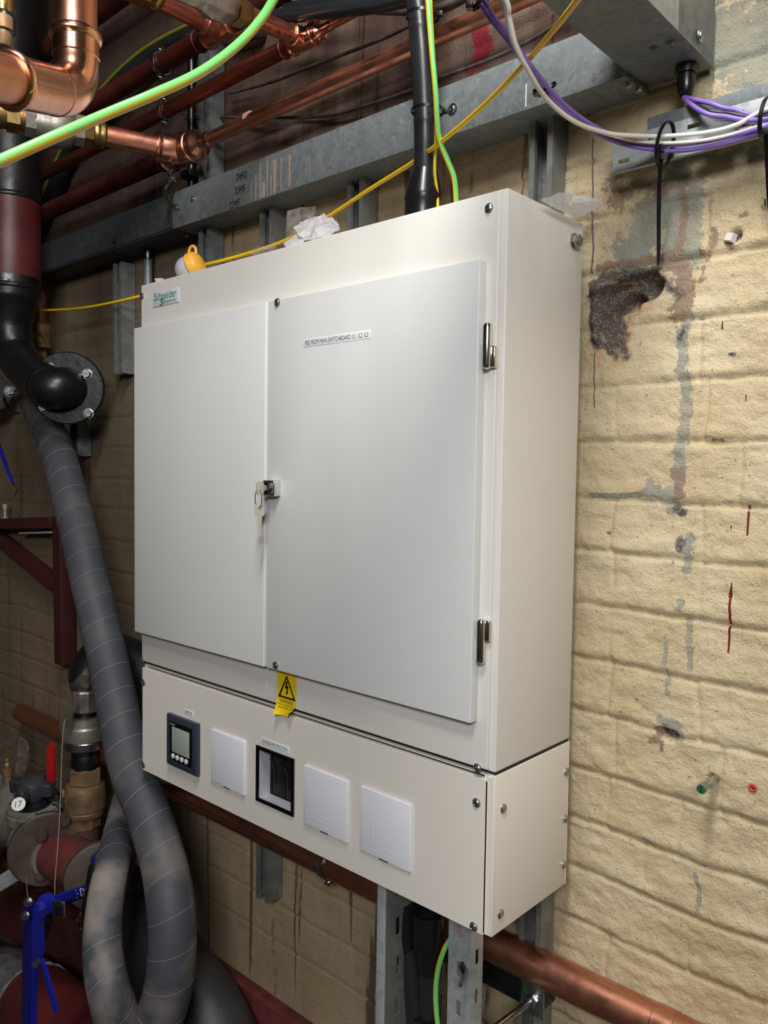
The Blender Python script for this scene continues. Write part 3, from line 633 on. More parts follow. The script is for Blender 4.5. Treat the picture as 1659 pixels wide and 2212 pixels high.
# surge protection window
x0,x1,za,zb = -.4967,-.3970,.0478+ZO,.1468+ZO
bm = B(); plate_holes(bm,x0,x1,za,zb,[(x0+.006,x1-.006,za+.006,zb-.006)],-.0035,-.0006,lambda u,v,t:(u,t,v)); wf = tag(obj('window_frame', bm, M['black_gloss'], cab), 'black framed glazed opening')
bm = B(); q = .003; dd = .026
box(bm,WIN[0]+.0005,WIN[0]+.0005+q,.0,dd,WIN[2],WIN[3]); box(bm,WIN[1]-q,WIN[1]-.0005,.0,dd,WIN[2],WIN[3]); box(bm,WIN[0]+.0005+q,WIN[1]-q,.0,dd,WIN[2]+.0005,WIN[2]+q+.0005); box(bm,WIN[0]+.0005+q,WIN[1]-q,.0,dd,WIN[3]-q,WIN[3]-.0005)
obj('window_liner', bm, M['plastic'], wf)
bm = B(); box(bm,x0+.006,x1-.006,-.0018,-.0012,za+.006,zb-.006)
gm, gnt, gb = newmat('glass_pane'); gb.inputs['Base Color'].default_value = (.01,.01,.01,1); gb.inputs['Roughness'].default_value = .02; gb.inputs['Alpha'].default_value = .14
obj('window_pane', bm, gm, wf)
bm = B(); box(bm,-.53,-.36,.027,.030,.02+ZO,.19+ZO); obj('dark_backing', bm, M['inner_black'], cab)  # black panel added so the opening looks dark, in place of interior shade
bm = B()
for k in range(4): box(bm,-.520+k*.036,-.4865+k*.036,.0255,.0268,.056+ZO,.139+ZO,.0005)
obj('surge_module', bm, M['spd'], cab)
bm = B()
for k in range(3): tube(bm,[Vector((-.492+k*.036+.014*math.cos(a),.0245,.085+ZO+.03*math.sin(a)-k*.004)) for a in [math.pi*(-.1+.7*i/10) for i in range(11)]],.0016,8)
obj('module_wire', bm, M['module_edge'], cab)
# cable scratches on the side are left to the paint

# ================================================================ TRUNKING AND STRUTS
def digits(s, x, z, h, y, parent):
    SH = {'2':[(0,.8),(.2,1),(.5,.95),(.55,.7),(.1,.05),(.7,.1)],'4':[(.1,1),(.0,.4),(.7,.45),(.6,.9),(.45,-.1)],'5':[(.7,1),(.2,.95),(.15,.6),(.55,.55),(.5,.1),(.0,.05)],'0':[(.4,1),(.1,.7),(.1,.2),(.4,0),(.65,.3),(.6,.8),(.4,1)],'3':[(.1,.95),(.55,.9),(.25,.55),(.6,.4),(.45,.05),(.0,.1)]}
    bm = B()
    for i,ch in enumerate(s):
        pts = [Vector((x+(i*.85+a)*h*.75, y, z+b_*h)) for a,b_ in SH[ch]]
        P = spline(pts,4); 
        for a,b_ in zip(P[:-1],P[1:]):
            d = (b_-a); 
            if d.length < 1e-6: continue
            n_ = Vector((-d.z,0,d.x)).normalized()*.00085; q = d.normalized()*.0003
            bm.faces.new([bm.verts.new(v) for v in (a-n_-q,a+n_-q,b_+n_+q,b_-n_+q)])
    return obj('handwritten_number', bm, M['ink'], parent)
TZ0, TZ1, TY = 2.174, 2.2535, .168
tr = thing('cable_trunking', (-.8,WY,TZ0), 'long galvanised steel cable trunking along the wall above the cabinet, with handwritten numbers', 'cable trunking')
bm = B()
box(bm,-1.018,.078,TY,WY-.008,TZ0,TZ1,.0012); obj('trunking_body', bm, M['galv'], tr)
bm = B(); box(bm,-3.3,-1.02,TY,WY-.008,TZ0,TZ1,.0012); box(bm,-3.3,-1.02,TY-.0022,TY-.0003,TZ0+.004,TZ1+.001,.0005); tag(obj('trunking_body', bm, M['galv_shaded'], tr),'left length of trunking, its steel coloured darker to look shaded')
bm = B(); box(bm,-1.016,.080,TY-.0022,TY-.0003,TZ0-.001,TZ1+.001,.0006); lid = obj('trunking_lid', bm, M['galv'], tr)
for s,p in (('2450',(513,392)),('2345',(510,421)),('2245',(498,452))):
    q = at(*p,TY); digits(s,q.x,q.z,.0135,TY-.0026,lid)
def pan(name, p, d, r, parent, m_=None):
    bm = B(); lathe(bm,p,d,[(0,r*1.5),(.0012,r*1.45),(.0014,r),(.003,r*.9),(.0042,r*.5),(.0036,r*.2),(.0030,.0001)],20)
    dn, n_, b_ = frame_of(d)
    for u,v in ((n_,b_),(b_,n_)):
        c_ = Vector(p)+dn*.0044; q = [c_+u*r*.6+v*r*.1, c_-u*r*.6+v*r*.1, c_-u*r*.6-v*r*.1, c_+u*r*.6-v*r*.1]; bm.faces.new([bm.verts.new(x) for x in q])
    return obj(name, bm, m_ or M['zinc'], parent)
q = at(980,237,TY); pan('lid_screw', (q.x,TY-.0024,q.z),(0,-1,0),.0062,tr)
q = at(250,522,TY); pan('lid_screw', (q.x,TY-.0024,q.z),(0,-1,0),.005,tr,M['steel_dark'])
q = at(418,430,TY); pan('lid_screw', (q.x,TY-.0024,q.z),(0,-1,0),.004,tr)
for p in ((483,483),(505,492),(403,507),(1357,180),(1378,190)):
    q = atz(*p,TZ0); bm = B(); hexhead(bm,q,(0,0,-1),.005,.005); obj('joint_bolt', bm, M['zinc'], tr)
bm = B(); 
# cream and brown dribbles of paint across the face of the trunking
for (px,y0,y1,wd) in ((565,352,440,6),(580,350,436,4),(596,345,420,10),(610,342,418,4),(628,335,405,7),(555,380,440,5),(572,395,430,12),(665,345,385,2),(672,340,395,2),(690,330,378,2),(696,330,370,2),(588,380,440,4),(545,392,432,3)):
    p,q = at(px,y0,TY),at(px,y1,TY); r = pr(p,wd)/2
    pts = [(p.x-r,p.z),(p.x+r,p.z),(p.x+r*.7,(p.z+q.z)/2),(p.x+r*.9,q.z+.004),(p.x,q.z),(p.x-r*.8,q.z+.003),(p.x-r*.9,(p.z+q.z)/2)]
    bm.faces.new([bm.verts.new((a,TY-.0026,min(max(b_,TZ0+.001),TZ1))) for a,b_ in pts])
obj('paint_dribbles', bm, mat('dusty_pink_paint', S(150,128,116), .7), lid)
bm = B(); p = at(1139,175,TY); q = at(1137,232,TY); box(bm,p.x-.001,p.x+.001,TY-.0027,TY-.0024,q.z,p.z-.005); obj('chalk_mark', bm, M['white_mark'], lid)

tb = thing('trunking_branch', (.12,WY,TZ0), 'wide galvanised trunking running out from the wall overhead at top right', 'cable trunking')
bx0,bx1,bz1 = .0790,.1705,TZ0+.10
bm = B(); box(bm,bx0,bx1,-.75,WY-.012,TZ0+.008,bz1,.0012); obj('trunking_body', bm, M['galv_dull'], tb)
bm = B(); box(bm,bx0,bx1+.002,-.75,.205,TZ0+.0058,TZ0+.0078,.0005); lidb = obj('trunking_lid', bm, M['galv'], tb)
bm = B(); box(bm,bx1+.0002,bx1+.0022,-.75,.115,TZ0+.006,bz1-.002,.0006); obj('side_sleeve', bm, M['galv_light'], tb)
for p in ((1412,105),(1450,92)):
    q = atz(*p,TZ0+.0058); pan('lid_screw', q,(0,0,-1),.0045,tb,M['galv_dull'])
q = atx(1512,78,bx1+.002); pan('lid_screw', (bx1+.0002+.002,min(q.y,.19),q.z),(1,0,0),.0055,tb)
# threads of wires seen through the gap at the junction
bm = B(); tube(bm,spline([(.076,.170,TZ0+.03),(.084,.163,TZ0+.045),(.092,.150,TZ0+.04)]),.0016,8); w1 = obj('wire', bm, M['yellow'], tb)
bm = B(); tube(bm,spline([(.078,.176,TZ0+.022),(.085,.166,TZ0+.035),(.090,.150,TZ0+.03)]),.0016,8); obj('wire', bm, mat('blue_wire', S(60,110,170), .4), tb)

def strut(x0, yf, z0, z1, label, w=.041, d=.040, m_=None, group=None):
    """C-channel standing on the wall, its slot towards the room"""
    o = thing('strut_channel', (x0+w/2,yf+d,z0), label, 'metal channel', group); t = .0026; lip = .0095; inn = .008
    poly = [(x0,yf),(x0+lip,yf),(x0+lip,yf+inn),(x0+lip-t,yf+inn),(x0+lip-t,yf+t),(x0+t,yf+t),(x0+t,yf+d-t),(x0+w-t,yf+d-t),(x0+w-t,yf+t),(x0+w-lip+t,yf+t),(x0+w-lip+t,yf+inn),(x0+w-lip,yf+inn),(x0+w-lip,yf),(x0+w,yf),(x0+w,yf+d),(x0,yf+d)]
    bm = B(); prism(bm, poly, z0, z1, 'xy'); obj('channel', bm, m_ or M['galv_strut'], o, 30); return o
yf = .2065
strut(-.0975,yf,1.62,TZ0,'galvanised strut channel under the trunking behind the cabinet\'s right top corner')
strut(-.7570,yf,1.62,TZ0,'galvanised strut channel behind the plastic bags on the cabinet')
strut(-.4970,yf,1.62,TZ0,'galvanised strut channel between the plastic bags and the black cable')
p = at(244,570,yf); q = at(244,808,yf); strut(p.x,yf,q.z,p.z,'short galvanised strut channel on the wall left of the cabinet')
p = at(553,1850,yf); q = at(553,1938,yf); strut(p.x,yf-.0,q.z,1.6,'strut channel below the cabinet left of the pipe clip')
p = at(1118,2100,yf); strut(p.x,yf-.0,.45,1.6,'strut channel below the cabinet\'s right corner behind the copper pipe')
p = at(425,300,.2); strut(p.x,.205,TZ1-.3,3.1,'tall strut channel rising behind the copper pipes above the trunking', m_=M['galv_dull'])
p = at(150,940,.2); q = at(150,985,.2); strut(p.x-.005,.206,q.z,p.z+.2,'end of a grey strut channel hanging behind the black flange', m_=M['galv_dull'])

# ================================================================ RIGHT-HAND WALL FIXINGS
def wallp(px, py):
    p = at(px,py,WY); h = float(relief(np.array([p.x]),np.array([p.z]))[0]); return Vector((p.x, WY-h, p.z))
p = wallp(1548,1680); q = atx(1514,1706,p.x)
o = thing('threaded_stud', p, 'bare metal stud with a green painted end sticking out of the right wall', 'threaded stud')
bm = B(); cyl(bm,(p.x,p.y+.02,p.z),(p.x,q.y+.012,p.z),.0058,20); obj('plain_shank', bm, M['zinc'], o)
bm = B(); L_ = .012; lathe(bm,(p.x,q.y+.0125,p.z),(0,-1,0),[(0,.0064),(L_-.0006,.0064),(L_,.006)],24); obj('sleeve', bm, M['zinc'], o)
bm = B(); y_ = q.y+.0125-L_; box(bm,p.x-.0052,p.x-.0009,y_-.0005,y_,p.z-.0035,p.z+.0035,.0004); box(bm,p.x+.0009,p.x+.0052,y_-.0005,y_,p.z-.0035,p.z+.0035,.0004); lathe(bm,(p.x,y_+.0002,p.z),(0,-1,0),[(0,.0056),(.0004,.0055)],20); obj('painted_end', bm, mat('green_end', S(20,96,66), .4), o)
bm = B(); box(bm,p.x-.0006,p.x+.0006,y_-.0009,y_-.0004,p.z-.005,p.z+.005); obj('end_slot', bm, M['ink'], o)
p = wallp(1582,516)
o = thing('anchor_bolt', p, 'pale square-headed anchor bolt sunk in a broken hole high on the right wall', 'anchor bolt')
bm = B(); lathe(bm,(p.x,p.y+.01,p.z),(-.12,-1,.1),[(0,.0055),(.016,.0055)],20); obj('shank', bm, M['zinc'], o)
bm = B(); lathe(bm,(p.x-.0015,p.y-.005,p.z+.001),(-.2,-1,.15),[(0,.0085),(.009,.0082),(.0105,.007)],4,.5); obj('square_head', bm, mat('pale_bolt_head', S(206,200,194), .5), o)
p = wallp(1628,1700)
o = thing('wall_plug', p, 'red plastic wall plug in a drilled hole at the right edge of the wall', 'wall plug')
bm = B(); tube(bm,[p+Vector((.0042*math.cos(a),-.001,.0042*math.sin(a))) for a in [2*math.pi*k/20 for k in range(20)]],.0017,8,closed=True); obj('plug_rim', bm, mat('red_plug', S(196,62,66), .5), o)
bm = B(); lathe(bm,(p.x,p.y+.002,p.z),(0,-1,0),[(0,.003),(.002,.0026)],10); obj('plug_bore', bm, M['ink'], o)
p = wallp(1450,1580)
bm = B(); lathe(bm,(p.x,p.y+.006,p.z-.001),(0,-1,.1),[(0,.0045),(.008,.0045),(.008,.0028),(.002,.0026)],16); tag(obj('screw_anchor', bm, M['brass_dull'], None),'rusty hollow anchor in a crumbled hole in the right wall, level with the cabinet\'s foot','wall anchor')

# perforated tray on the wall
a = at(1325,305,.2); b_ = at(1322,378,.2)
ty = .2; x0 = a.x; x1 = .62; zb, zt = b_.z, a.z+.002
o = thing('perforated_tray', (x0,ty,zb), 'light galvanised perforated tray fixed across the right wall under the purple cables', 'cable tray')
def trayP(u,v,t): return (u,t,v)
bm = B(); holes = []
for k in range(9):
    u = x0+.0085+k*.055
    holes.append((u,u+.016,zb+.0125,zb+.0185))
    if k: pass
    holes.append((u+.002 if k==0 else u-.012,u+.018 if k==0 else u+.006,zt-.0145,zt-.0085))
plate_holes(bm,x0,x1,zb,zt,holes,ty,ty+.0015,trayP); box(bm,x0,x1,ty-.006,ty,zb-.0012,zb,.0004); obj('slotted_face', bm, M['galv_light'], o)
bm = B(); box(bm,x0+.030,x1,ty+.0015,WY-.008,zt-.0015,zt); box(bm,x0+.05,x1,ty+.0005,ty+.002,zt,zt+.017,.0004); obj('back_flange', bm, M['galv'], o)

# ================================================================ CABLES
def cable(name, pts, r, m_, label, cat='cable', group=None, n=10, seg=12, parent=None, raw=False):
    P = pts if raw else spline([at(*p) if len(p)==3 else Vector(p[:3]) for p in pts], n)
    bm = B(); tube(bm, P, r, seg); o = obj(name, bm, m_, parent, 60)
    if label: tag(o, label, cat, group)
    return o
def striped(name, P, r, label, group=None, side=(0,0,-1), thr=.1, seg=24):
    """green earth cable with a yellow stripe as its second colour, the stripe lying towards side"""
    bm = B(); tube(bm, P, r, seg); bmesh.ops.recalc_face_normals(bm, faces=bm.faces); smooth_sharp(bm,60); bm.normal_update()
    sv = Vector(side).normalized()
    for f in bm.faces: f.material_index = 1 if f.normal.dot(sv) > thr else 0
    me = bpy.data.meshes.new(name); bm.to_mesh(me); bm.free(); me.materials.append(M['green']); me.materials.append(M['yellow_stripe'])
    o = bpy.data.objects.new(name, me); COL.objects.link(o); return tag(o, label, 'cable', group)
# black armoured cable into the top of the cabinet
pts = [(898,-60,.085),(905,20,.09),(913,120,.095),(918,220,.1),(920,320,.1),(917,385,.1),(912,430,.1)]
P = spline([at(*pts[0])+Vector((-.01,-.02,1.0)),at(*pts[0])+Vector((-.006,-.01,.3))]+[at(*p) for p in pts],6); end = P[-1].copy(); 
o = thing('armoured_cable', end, 'thick black armoured cable dropping into the top of the cabinet', 'cable')
bm = B(); tube(bm,P[:-5],.0185,28); sh = obj('sheath', bm, M['black_pvc'], o)
top = at(918,368,.1); base = Vector((at(912,440,.1).x, .1, ZT+.001)); d = base-top; L_ = d.length
bm = B(); lathe(bm,top,d,[(0,.0192),(.004,.0205),(L_*.38,.0290),(L_*.46,.0300),(L_*.5,.0285),(L_*.8,.0290),(L_-.002,.0300)],32); obj('heat_shrink_boot', bm, M['black_rubber'], o)
bm = B(); cyl(bm,base+Vector((0,0,.0)),base+Vector((0,0,.006)),.031,28,.001); obj('gland_nut', bm, M['brass_dull'], o)
dd = (at(912,120,.095)-at(920,365,.1)); pA = at(919,360,.1)
text_wrap('lettering','16mm2 600/1000V 7 CORE  ELECTRIC CABLE BS 5467', pA, pA+dd.normalized()*(dd.length*.98), .0186, .0052, mat('embossed_black', S(70,72,76), .25), sh, ang0=-.55)
# earth cables beside it
P = spline([at(921,-60,.055)+Vector((-.01,-.02,1.0)),at(921,-60,.055)+Vector((-.005,-.01,.3))]+[at(*p) for p in [(923,-60,.055),(926,20,.055),(933,110,.058),(941,200,.062),(944,255,.065),(949,300,.07),(966,345,.08),(981,385,.09),(986,440,.1)]],8)
striped('earth_cable', P, .0042, 'thicker green earth cable curving down beside the armoured cable to the cabinet top', 'earth cables', (-.74,-.67,0), .35)
P = spline([at(929,-60,.06)+Vector((-.01,-.02,1.0)),at(929,-60,.06)+Vector((-.005,-.01,.3))]+[at(*p) for p in [(930,-60,.06),(931,20,.062),(936,110,.066),(941,200,.07),(942,260,.075),(941,320,.085),(939,370,.09),(944,415,.1),(946,452,.1)]],8)
cable('earth_cable', P, .0026, M['yellow_stripe'], 'thinner yellow earth cable tight against the black armoured cable', 'cable', 'earth cables', raw=True)
def tie_ring(name, c, axis, ra, rb, label, head=None, w=.0045, group='cable ties', tail=None):
    """a cable tie pulled round something: flat oval band, head, optional tail"""
    d, n_, b_ = frame_of(axis); seg = 28; bm = B()
    toc = (CAM-Vector(c)); n_ = (toc-d*toc.dot(d)).normalized(); b_ = d.cross(n_); R_ = []
    for k in range(seg):
        a = 2*math.pi*k/seg; o_ = n_*math.cos(a)*rb+b_*math.sin(a)*ra
        q = Vector(c)+o_; e = o_.normalized()*.0012
        R_.append([bm.verts.new(q+d*w/2),bm.verts.new(q+e+d*w/2),bm.verts.new(q+e-d*w/2),bm.verts.new(q-d*w/2)])
    rings(bm,R_,False,True); t = thing(name, c, label, 'cable tie', group); obj('strap', bm, M['black_tie'], t, 30)
    ha = (b_ if head is None else Vector(head)).normalized()*(max(ra,rb)+.002); bm = B(); box(bm,-.004,.004,-.004,.004,-.0035,.0035,.0006,Matrix.Translation(Vector(c)+ha)@Matrix.Rotation(.4,4,'Z')); obj('tie_head', bm, M['black_tie'], t)
    return t
c = (at(918,240,.1)+at(941,240,.065))/2; tie_ring('cable_tie', (at(924,240,.09)), (0.02,0,1), .0245, .0225, 'black cable tie round the armoured cable just above the trunking\'s lower edge', Vector((.78,.62,0)))
tie_ring('cable_tie', at(913,35,.08), (.03,0,1), .0245, .0225, 'black cable tie round the armoured cable near the top of the photo', Vector((.78,.62,.1)))
# data cables swinging across the top right
def bundle(name, pts, rp, m_, label, group):
    P0 = [at(*p) for p in pts]; P = spline([P0[0]+Vector((-.25,-.25,.6)),P0[0]+Vector((-.06,-.06,.14))]+P0+[P0[-1]+Vector((.25,0,.0))],10); return cable(name, P, rp, m_, label, 'cable', group, raw=True)
bundle('data_cable', [(1030,-30,-.12),(1062,30,-.1),(1110,92,-.07),(1160,160,-.03),(1215,222,.02),(1275,268,.08),(1340,298,.13),(1405,312,.165),(1435,314,.175),(1500,309,.18),(1580,293,.185),(1700,262,.185)], .0030, M['purple'], 'purple cable, upper of the two sagging from top centre to the perforated tray', 'purple cables')
bundle('data_cable', [(1018,-30,-.11),(1052,30,-.09),(1101,92,-.06),(1150,160,-.02),(1205,226,.03),(1265,275,.085),(1340,309,.135),(1410,323,.17),(1438,326,.18),(1500,322,.185),(1580,306,.19),(1700,272,.19)], .0030, M['purple'], 'purple cable, lower of the two sagging from top centre to the perforated tray', 'purple cables')
bundle('data_cable', [(1080,-30,-.14),(1100,40,-.12),(1115,100,-.1),(1140,150,-.07),(1180,212,-.02),(1240,262,.03),(1310,287,.09),(1370,293,.13),(1435,294,.165),(1520,287,.175),(1590,270,.18),(1700,222,.185)], .0029, M['white_cable'], 'white cable, upper one resting in the tray with the purple cables', 'white cables')
bundle('data_cable', [(1068,-30,-.10),(1090,20,-.09),(1108,90,-.075),(1135,142,-.045),(1172,205,-.005),(1228,255,.045),(1300,286,.1),(1370,303,.14),(1436,309,.17),(1520,303,.178),(1600,285,.185),(1700,256,.187)], .0024, M['white_cable'], 'thinner white cable lying below the other one on the perforated tray', 'white cables')
for p,q2,lab in (((1045,5,-.105),(1036,5,-.097),'small black cable tie gripping the two purple cables near the copper pipe'),((1187,192,-.004),(1177,194,.004),'small black cable tie gripping the two purple cables in front of the trunking')):
    c = (at(*p)+at(*q2))/2; ra_ = (at(*p)-at(*q2)).length/2+.0040; tie_ring('cable_tie', c, (.40,.36,-.85), ra_, .0048, lab, Vector((-.5,-.4,-.2)), .004)
t = thing('cable_tie', at(1435,310,.17), 'long black cable tie looped through the tray with its tail hanging down the right wall', 'cable tie', 'cable ties')
bm = B(); cc = at(1437,312,.172); ring = []
for k in range(28):
    a = 2*math.pi*k/28; q = cc+Vector((.006*math.sin(a),-.022*math.cos(a)-.0,.027*math.sin(a)))
    e = (q-cc).normalized()*.0012; ring.append([bm.verts.new(q+Vector((.0025,0,0))),bm.verts.new(q+e+Vector((.0025,0,0))),bm.verts.new(q+e-Vector((.0025,0,0))),bm.verts.new(q-Vector((.0025,0,0)))])
rings(bm,ring,False,True); obj('strap', bm, M['black_tie'], t, 30)
h = at(1427,340,.165); bm = B(); box(bm,-.0045,.0045,-.004,.004,-.004,.004,.0006,Matrix.Translation(h)); box(bm,-.004,.004,-.004,.003,.006,.016,.0005,Matrix.Translation(h)); obj('tie_head', bm, M['black_tie'], t)
bm = B(); R_ = []
for (px,py,Y,wd) in ((1427,345,.166,.0028),(1424,400,.178,.0028),(1423,470,.195,.0027),(1423,530,.212,.0026),(1422,560,.222,.0020),(1421,574,.226,.0010)):
    q = at(px,py,Y); R_.append([bm.verts.new(q+Vector(v)) for v in ((-wd,-.0007,0),(wd,-.0007,0),(wd,.0007,0),(-wd,.0007,0))])
rings(bm,R_); obj('tail', bm, M['black_tie'], t, 30)
t = thing('cable_tie', at(1655,250,.17), 'black cable tie at the far right of the tray with its tail hanging', 'cable tie', 'cable ties')
bm = B(); cc = at(1657,256,.172); ring = []
for k in range(28):
    a = 2*math.pi*k/28; q = cc+Vector((.004*math.sin(a),-.022*math.cos(a),.024*math.sin(a)))
    e = (q-cc).normalized()*.0012; ring.append([bm.verts.new(q+Vector((.0025,0,0))),bm.verts.new(q+e+Vector((.0025,0,0))),bm.verts.new(q+e-Vector((.0025,0,0))),bm.verts.new(q-Vector((.0025,0,0)))])
rings(bm,ring,False,True); obj('strap', bm, M['black_tie'], t, 30)
h = at(1654,284,.160); bm = B(); box(bm,-.0045,.0045,-.004,.004,-.004,.004,.0006,Matrix.Translation(h)); obj('tie_head', bm, M['black_tie'], t)
bm = B(); R_ = []
for (px,py,Y) in ((1655,288,.16),(1658,350,.18),(1661,420,.2),(1665,470,.22)):
    q = at(px,py,Y); wd=.0028; R_.append([bm.verts.new(q+Vector(v)) for v in ((-wd,-.0007,0),(wd,-.0007,0),(wd,.0007,0),(-wd,.0007,0))])
rings(bm,R_); obj('tail', bm, M['black_tie'], t, 30)
# gland under the trunking branch
g = atz(1500,158,TZ0+.0058); g.y = min(g.y,.205); g.x = min(g.x,.155)
o = thing('cable_gland', g, 'black plastic cable gland screwed into the underside of the trunking branch', 'cable gland')
gb_ = TZ0+.0058
bm = B(); lathe(bm,(g.x,g.y,gb_),(0,0,-1),[(0,.0150),(.012,.0150),(.0125,.013)],10); obj('gland_body', bm, M['black_rubber'], o)
bm = B(); lathe(bm,(g.x,g.y,gb_-.0125),(0,0,-1),[(0,.0118),(.012,.0122),(.022,.0105),(.026,.0085)],14); obj('gland_nut', bm, M['black_tie'], o)
gz = Vector((g.x,g.y,gb_-.034))
for dx,col,lab,offs in ((-.0015,'purple','purple cable dropping from the black gland, uppermost of the three heading right',((1530,222,.19),(1580,236,.19),(1700,240,.19))),(-.004,'black_pvc','black cable dropping from the black gland between the two purple ones',((1522,236,.185),(1570,245,.185),(1700,243,.188))),(-.0035,'purple','purple cable dropping from the black gland, lowest of the three heading right',((1515,240,.18),(1560,251,.182),(1700,250,.184)))):
    P = spline([gz+Vector((dx,0,.006)),gz+Vector((dx,0,-.006))]+[at(*q) for q in offs]+[at(*offs[-1])+Vector((.25,0,0))],10)
    cable('gland_cable', P, .0031, M[col], lab, 'cable', 'cables from the gland', raw=True)
# yellow festoon cable and its lamp
cable('festoon_cable', [(1262,-22,-.2),(1245,3,-.17),(1200,60,-.1),(1130,142,-.03),(1045,228,.03),(957,303,.07),(890,352,.11),(800,408,.135),(720,461,.15),(650,503,.155),(590,530,.155),(520,552,.15),(450,570,.13),(434,570,.12)], .0034, M['yellow'], 'yellow cable sloping down from top right across the cabinet top to the small lamp')
cable('festoon_cable', [(322,640,.21),(303,640,.2),(260,650,.18),(200,662,.17),(150,668,.16),(110,670,.155),(88,671,.155)], .0034, M['yellow'], 'yellow cable sagging between the cabinet\'s left side and the black riser pipe')
c = at(406,582,.07); ax = Vector((.80,.30,.36)).normalized(); c.z = max(c.z, ZT+.024)
o = thing('festoon_lamp', c, 'small yellow festoon lamp with grey bulb lying on top of the cabinet\'s left end', 'lamp')
bm = B(); r = .0265; prof = [(r*(1-math.cos(a)), r*math.sin(a)) for a in [math.pi*.62*k/14 for k in range(15)]]; lathe(bm,c-ax*r,ax,prof,32); obj('bulb', bm, M['bulb'], o)
bm = B(); lathe(bm,c+ax*r*.42,ax,[(0,r*.96),(.002,r*1.04),(.013,r*.98),(.019,r*.86),(.022,r*.6),(.023,.0001)],32); obj('lamp_holder', bm, M['lampshade_yellow'], o)
bm = B(); lc_ = c+Vector((.010,.004,.034)); tube(bm,[lc_+Vector((.0085*math.cos(a),.0085*math.cos(a)*.3,.0115*math.sin(a))) for a in [2*math.pi*k/24 for k in range(24)]],.0032,10,closed=True); obj('hanging_loop', bm, M['lampshade_yellow'], o)

# big blurred earth cable close to the lens
P = spline([att(*p) for p in [(-900,700,.3),(-400,520,.36),(-120,400,.42),(0,348,.45),(115,297,.47),(230,247,.5),(330,205,.52),(430,158,.55),(510,100,.58),(565,40,.6),(600,-20,.62),(625,-80,.64),(680,-300,.7),(720,-700,.8)]],10)
striped('earth_cable', P, .0034, 'thick earth cable sweeping across the top left in front of the copper pipes', 'earth cables', (0,.1,-1), .12)

# black cables in the dark corner, top left
def dark_cable(pts, r, lab, m_='black_pvc', name='power_cable'): return cable(name, pts, r, M[m_], lab, 'cable', None)
dark_cable([(60,540,.215),(95,460,.215),(125,385,.21),(165,300,.205),(215,228,.2),(270,172,.2),(340,112,.2),(430,62,.2),(560,20,.2)], .021, 'fat black cable curving up behind the copper pipes at the top left')
dark_cable([(75,470,.19),(110,370,.19),(150,290,.185),(195,222,.18),(250,158,.18),(320,100,.18),(420,48,.18),(520,15,.18)], .0045, 'thin earth cable with a yellow stripe riding on the fat black cable', 'olive', 'earth_cable')
dark_cable([(560,40,.12),(640,32,.12),(740,20,.12),(830,8,.12),(960,-25,.12)], .013, 'black cable running along the very top, over the copper tee')
dark_cable([(620,20,.16),(740,5,.16),(860,-12,.16)], .012, 'second black cable behind the one at the very top')
dark_cable([(800,22,.17),(870,24,.17),(935,22,.17),(1010,-8,.17)], .007, 'dusty grey cable slung behind the armoured cable near the top', 'grey_cable')
dark_cable([(496,201,.22),(590,176,.22),(660,148,.22),(745,116,.22),(835,80,.22),(900,48,.22),(980,15,.22),(1060,-30,.22)], .0034, 'thin dusty wire strung along the brown wall behind the upper copper pipe', 'grey_cable', 'thin_wire')
dark_cable([(395,246,.235),(510,254,.235),(620,254,.235),(710,250,.235),(790,228,.23),(860,205,.225),(960,165,.22),(1060,128,.22),(1140,90,.22),(1210,45,.22),(1246,10,.22)], .0030, 'thin dusty wire strung along the wall just above the trunking', 'grey_cable', 'thin_wire')

# ================================================================ COPPER PIPEWORK
def pipe_seg(bm, a, b_, r, seg=28): cyl(bm, a, b_, r, seg)
def bead(bm, p, d, r, w=.004): d = Vector(d).normalized(); lathe(bm, Vector(p)-d*w, d, [(0,r),(w*.3,r*1.07),(w,r*1.12),(w*1.7,r*1.07),(w*2,r)], 28)
def tee(parent, c, ax, br, r, lr=.045, lb=.045, m_='copper_shiny'):
    """press fitting: run along ax, branch along br"""
    ax, br = Vector(ax).normalized(), Vector(br).normalized(); bm = B(); c = Vector(c)
    lathe(bm,c-ax*lr,ax,[(0,r*1.08),(lr*.25,r*1.1),(lr*.5,r*1.12),(lr,r*1.16),(lr*1.5,r*1.12),(lr*1.75,r*1.1),(lr*2,r*1.08)],28)
    lathe(bm,c,br,[(0,r*1.12),(r*1.0,r*1.2),(r*1.5,r*1.1),(lb,r*1.08)],28)
    for p,d in ((c-ax*lr*.88,ax),(c+ax*lr*.88,ax),(c+br*lb*.88,br)): bead(bm,p,d,r*1.12,.0035)
    return obj('tee_fitting', bm, M[m_], parent)
def reducer(parent, p, d, r0, r1, L_=.035, m_='copper_shiny'):
    bm = B(); d = Vector(d).normalized(); lathe(bm,p,d,[(0,r0*1.08),(.006,r0*1.14),(.012,r0*1.08),(L_*.55,r0*.98),(L_*.8,r1*1.25),(L_,r1*1.1),(L_+.014,r1*1.1),(L_+.018,r1*1.22),(L_+.024,r1*1.1),(L_+.026,r1)],28); return obj('reducer', bm, M[m_], parent)
X = Vector((1,0,0))
